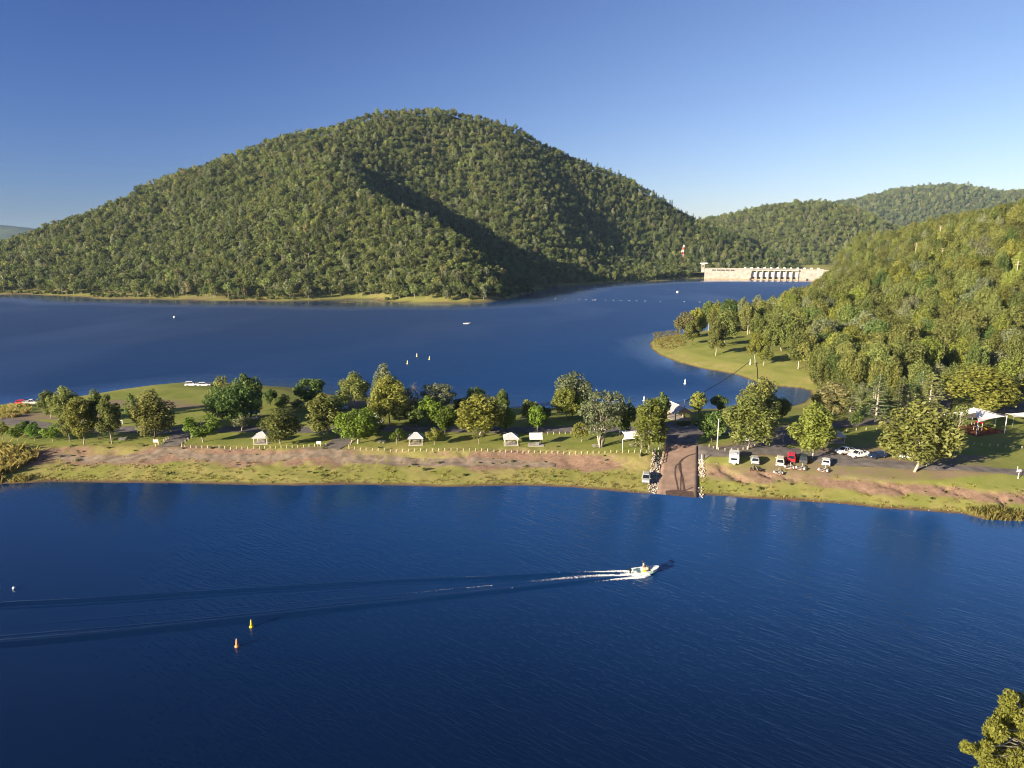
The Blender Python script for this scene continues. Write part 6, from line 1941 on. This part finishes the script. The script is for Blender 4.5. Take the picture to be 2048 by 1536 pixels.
# ------------------------------------------------------------------ wake of the boat
def wake(pxs, half, hgt_, label, side=1, seed=0):
    P = np.array([pt(*p)[:2] for p in pxs]); C = resample(P, .8); n = len(C)
    T = np.gradient(C, axis=0); T /= np.linalg.norm(T, axis=1, keepdims=True); Nn = np.stack([-T[:, 1], T[:, 0]], -1)
    s = np.linspace(-1, 1, 25); tt = np.linspace(0, 1, n)
    hw = np.interp(tt, [0, .12, 1], [half[0], (half[0] * .5 + half[1] * .5), half[1]]); ht = np.interp(tt, [0, .08, .5, 1], hgt_)
    ht = ht * (.75 + .5 * vnoise(np.arange(n) * .06, np.zeros(n), seed))
    wob = (vnoise(np.arange(n) * .05, np.ones(n) * seed, seed + 3) - .5) * .5
    XY = C[:, None] + Nn[:, None] * (s[None, :, None] * hw[:, None, None] + wob[:, None, None])
    prof = np.exp(-(s / .27) ** 2) - .38 * np.exp(-((s - side * .55) / .22) ** 2) * .0 + .22 * np.exp(-((s + side * .62) / .18) ** 2)
    Z = prof[None] * ht[:, None] - .015 + .006 * np.sin(s * 9)[None]
    Z = np.where(np.abs(s)[None] > .97, -.05, Z)
    me = mesh_np('wake', np.concatenate([XY, Z[..., None]], -1).reshape(-1, 3), grid_faces(len(s), n)[:, ::-1], True, [M_WATER])
    set_attr(me, 'painted_sheen', painted_sheen_at(XY[..., 0], XY[..., 1])); set_attr(me, 'wind', np.full(Z.shape, .6)); set_attr(me, 'chop', np.zeros(Z.shape))
    return tag(obj('wake', me), label, kind='stuff')


UP = [(1262, 1148), (1200, 1148), (1120, 1151), (1000, 1156), (850, 1160), (700, 1167), (500, 1179), (300, 1192), (120, 1204), (0, 1210), (-200, 1224), (-500, 1246)]
LO = [(1262, 1152), (1210, 1158), (1120, 1169), (1000, 1183), (850, 1200), (700, 1216), (500, 1241), (300, 1262), (120, 1279), (0, 1289), (-200, 1308), (-500, 1340)]
wake(UP, (.75, 2.2), [.22, .48, .47, .42], 'upper wave line of the boat wake', -1, 1)
wake(LO, (.75, 2.2), [.22, .48, .47, .42], 'lower wave line of the boat wake', 1, 2)
wake([(1262, 1150), (1150, 1157), (1000, 1170), (850, 1184), (700, 1196), (500, 1213), (300, 1230), (0, 1252), (-300, 1276)], (.5, 1.1), [.05, .07, .04, .02], 'middle wave line of the boat wake', 1, 3)
wake([(1262, 1150), (1150, 1159), (1000, 1176), (850, 1191), (700, 1206), (500, 1228), (300, 1247), (0, 1272), (-300, 1300)], (.5, 1.0), [.06, .09, .08, .05], 'second inner wave line of the boat wake', 1, 4)
wake([(1262, 1149), (1150, 1153), (1000, 1161), (850, 1168), (700, 1178), (500, 1193), (300, 1207), (0, 1227)], (.5, 1.0), [.03, .04, .03, .02], 'third inner wave line of the boat wake', 1, 5)

M_FOAM = mat('foam', (.80, .80, .79), .9, .2)
g_ = np.random.default_rng(33)


def blob(seed):
    g = np.random.default_rng(seed); bm = bmesh.new(); bmesh.ops.create_icosphere(bm, subdivisions=2, radius=.5)
    for v in bm.verts:
        v.co *= .6 + .7 * float(vnoise(v.co.x * 4 + seed, v.co.y * 4 + v.co.z * 3, seed)); v.co.z *= .45
    me = bpy.data.meshes.new('foam'); bm.to_mesh(me); bm.free(); me.materials.append(M_FOAM); return me


FB = [blob(s) for s in range(4)]
fx, fs, fz = [], [], []


def foamline(pxs, n, spread, s0, s1, z0=.05, patch=0.0):
    P = resample(np.array([pt(*p)[:2] for p in pxs]), .2)
    k = (g_.beta(1, 1.7, n) * (len(P) - 1)).astype(int); t_ = k / len(P)
    if patch: ok = vnoise(k * .06, np.zeros(n), 4) > patch; k, t_ = k[ok], t_[ok]
    q = P[k] + g_.normal(size=(len(k), 2)) * (spread * (.4 + .8 * t_))[:, None]
    fx.append(q); fs.append(g_.uniform(.5, 1.3, len(k)) * (s0 + (s1 - s0) * t_)); fz.append(z0 * g_.uniform(0, 1.6, len(k)) * (1 - t_ * .6))


foamline([(1275, 1146), (1262, 1143.5), (1230, 1143), (1190, 1145), (1140, 1147.5), (1090, 1150)], 714, .22, 0.163, 0.050, .12, .12)
foamline([(1272, 1151), (1250, 1151), (1215, 1151), (1170, 1153), (1120, 1157), (1050, 1164)], 731, .26, 0.163, 0.050, .08, .12)
foamline([(1296, 1153), (1280, 1155.5), (1262, 1156.5), (1235, 1158), (1200, 1161), (1165, 1165)], 782, .17, 0.177, 0.043, .08, .1)
foamline([(1298, 1151), (1285, 1154), (1270, 1155), (1258, 1155)], 510, .22, 0.163, 0.144, .18)
foamline([(1264, 1148), (1255, 1149), (1240, 1149.5)], 510, .32, 0.204, 0.158, .14)
foamline([(1025, 1177), (1005, 1181), (985, 1183)], 61, .10, 0.082, 0.058, .1)
foamline([(1120, 1151), (1000, 1153), (950, 1154), (900, 1156)], 153, .10, 0.061, 0.043, .2, .35)
foamline([(1000, 1170), (900, 1179), (800, 1188)], 153, .14, 0.061, 0.043, .06, .3)
fx = np.concatenate(fx); fs = np.concatenate(fs); fz = np.concatenate(fz); n = len(fx)
scatter('wake_foam', np.c_[fx, fz], np.c_[np.zeros((n, 2)), g_.uniform(0, 6.28, n)], np.stack([fs * 1.3, fs, fs], -1), g_.integers(0, 4, n), FB, 'white foam churned up behind the motor boat')

# ------------------------------------------------------------------ foreground tree, lower right
g_ = np.random.default_rng(8)
base = ptd(2110, 1500, 39); base[2] = float(np.interp(base[1], [20, 38, 54], [13, 10, -.6])) - .3
ft = thing('gum_tree', base, 'yellow-green gum close by, cut by the lower right photo corner', 'tree')
T = TreeMesh(404); T.rng = g_
tp_ = ptd(2032, 1385, 39) - base
trunkP = np.array([[0, 0, -.4], [-.1, .1, 5], [-.35, .0, 10], tp_ * [.55, .6, .82], tp_ * [.9, .9, .96]]); T.limb(resample(trunkP, 1.0), np.linspace(.30, .05, len(resample(trunkP, 1.0))), 8)
cl = [(2022, 1392, 12), (2016, 1408, 13), (2009, 1403, 10), (2028, 1412, 12), (2044, 1398, 12), (2040, 1420, 12), (2012, 1425, 15), (2003, 1437, 14), (2020, 1445, 15), (1991, 1448, 14), (1984, 1459, 14), (1998, 1462, 16), (1978, 1468, 10),
      (2035, 1455, 16), (2010, 1478, 18), (1992, 1480, 12), (2030, 1485, 20), (2050, 1440, 18), (2060, 1470, 20), (1934, 1490, 9), (1928, 1494, 8), (1941, 1496, 9), (1950, 1494, 8), (1957, 1503, 11), (1970, 1510, 12), (1968, 1488, 8), (1978, 1492, 9),
      (1985, 1502, 13), (1998, 1500, 16), (1965, 1522, 9), (1975, 1526, 12), (1990, 1525, 17), (2012, 1512, 20), (2035, 1518, 20), (2060, 1510, 22), (1985, 1545, 18), (2005, 1550, 20), (2030, 1555, 24), (2060, 1550, 24), (1965, 1548, 14),
      (2090, 1480, 26), (2110, 1520, 30), (2085, 1430, 22), (2120, 1450, 26), (2150, 1500, 30), (2090, 1570, 28), (2140, 1570, 30), (1990, 1590, 24), (2030, 1600, 28), (2080, 1620, 30)]
for (px, py, r) in cl:
    d_ = 39 + g_.normal() * 1.3; q = ptd(px, py, d_) - base; rm = r * (d_ / math.cos(PITCH)) * 1.22 / FPX
    T.clump(q, [rm, rm * 1.1, rm * 1.0], int(240 * (r / 12) ** 1.6), .085, .8, .7)
    T.clump(q - [0, 0, rm * .8], [rm * .6, rm * .6, rm * .7], int(90 * (r / 12) ** 1.6), .085, .8, .7)
    m_ = resample(trunkP, .5); m_ = m_[m_[:, 2] < q[2] - .15 * np.hypot(*q[:2])] if (m_[:, 2] < q[2] - .15 * np.hypot(*q[:2])).any() else m_[:2]
    a_ = m_[np.argmin(np.linalg.norm(m_ - q, axis=1))]
    T.limb(curve_pts(a_, q, g_, .12, 6), np.linspace(.07, .012, 6), 5)
obj('trunk', T.trunk('trunk'), ft, M_BARK); obj('crown', T.crown('crown', .9, 2.6), ft, leaf_mat('leaf_near', (.120, .150, .024), (.240, .255, .048), .42, .1))

# ------------------------------------------------------------------ air
M_HAZE = bpy.data.materials.new('haze_air'); M_HAZE.use_nodes = True
ht_ = M_HAZE.node_tree; ht_.nodes.remove(ht_.nodes['Principled BSDF'])
pv = ht_.nodes.new('ShaderNodeVolumePrincipled'); pv.inputs['Color'].default_value = (.48, .70, 1.0, 1)
pv.inputs['Density'].default_value = 0.000028; pv.inputs['Anisotropy'].default_value = 0.0
ht_.links.new(pv.outputs[0], ht_.nodes['Material Output'].inputs['Volume'])
hz_ = MB().box((-3000, 4700, 197), (14500, 10200, 406)).build('haze', M_HAZE)
tag(hz_, 'thin blue haze over the valley', kind='stuff')
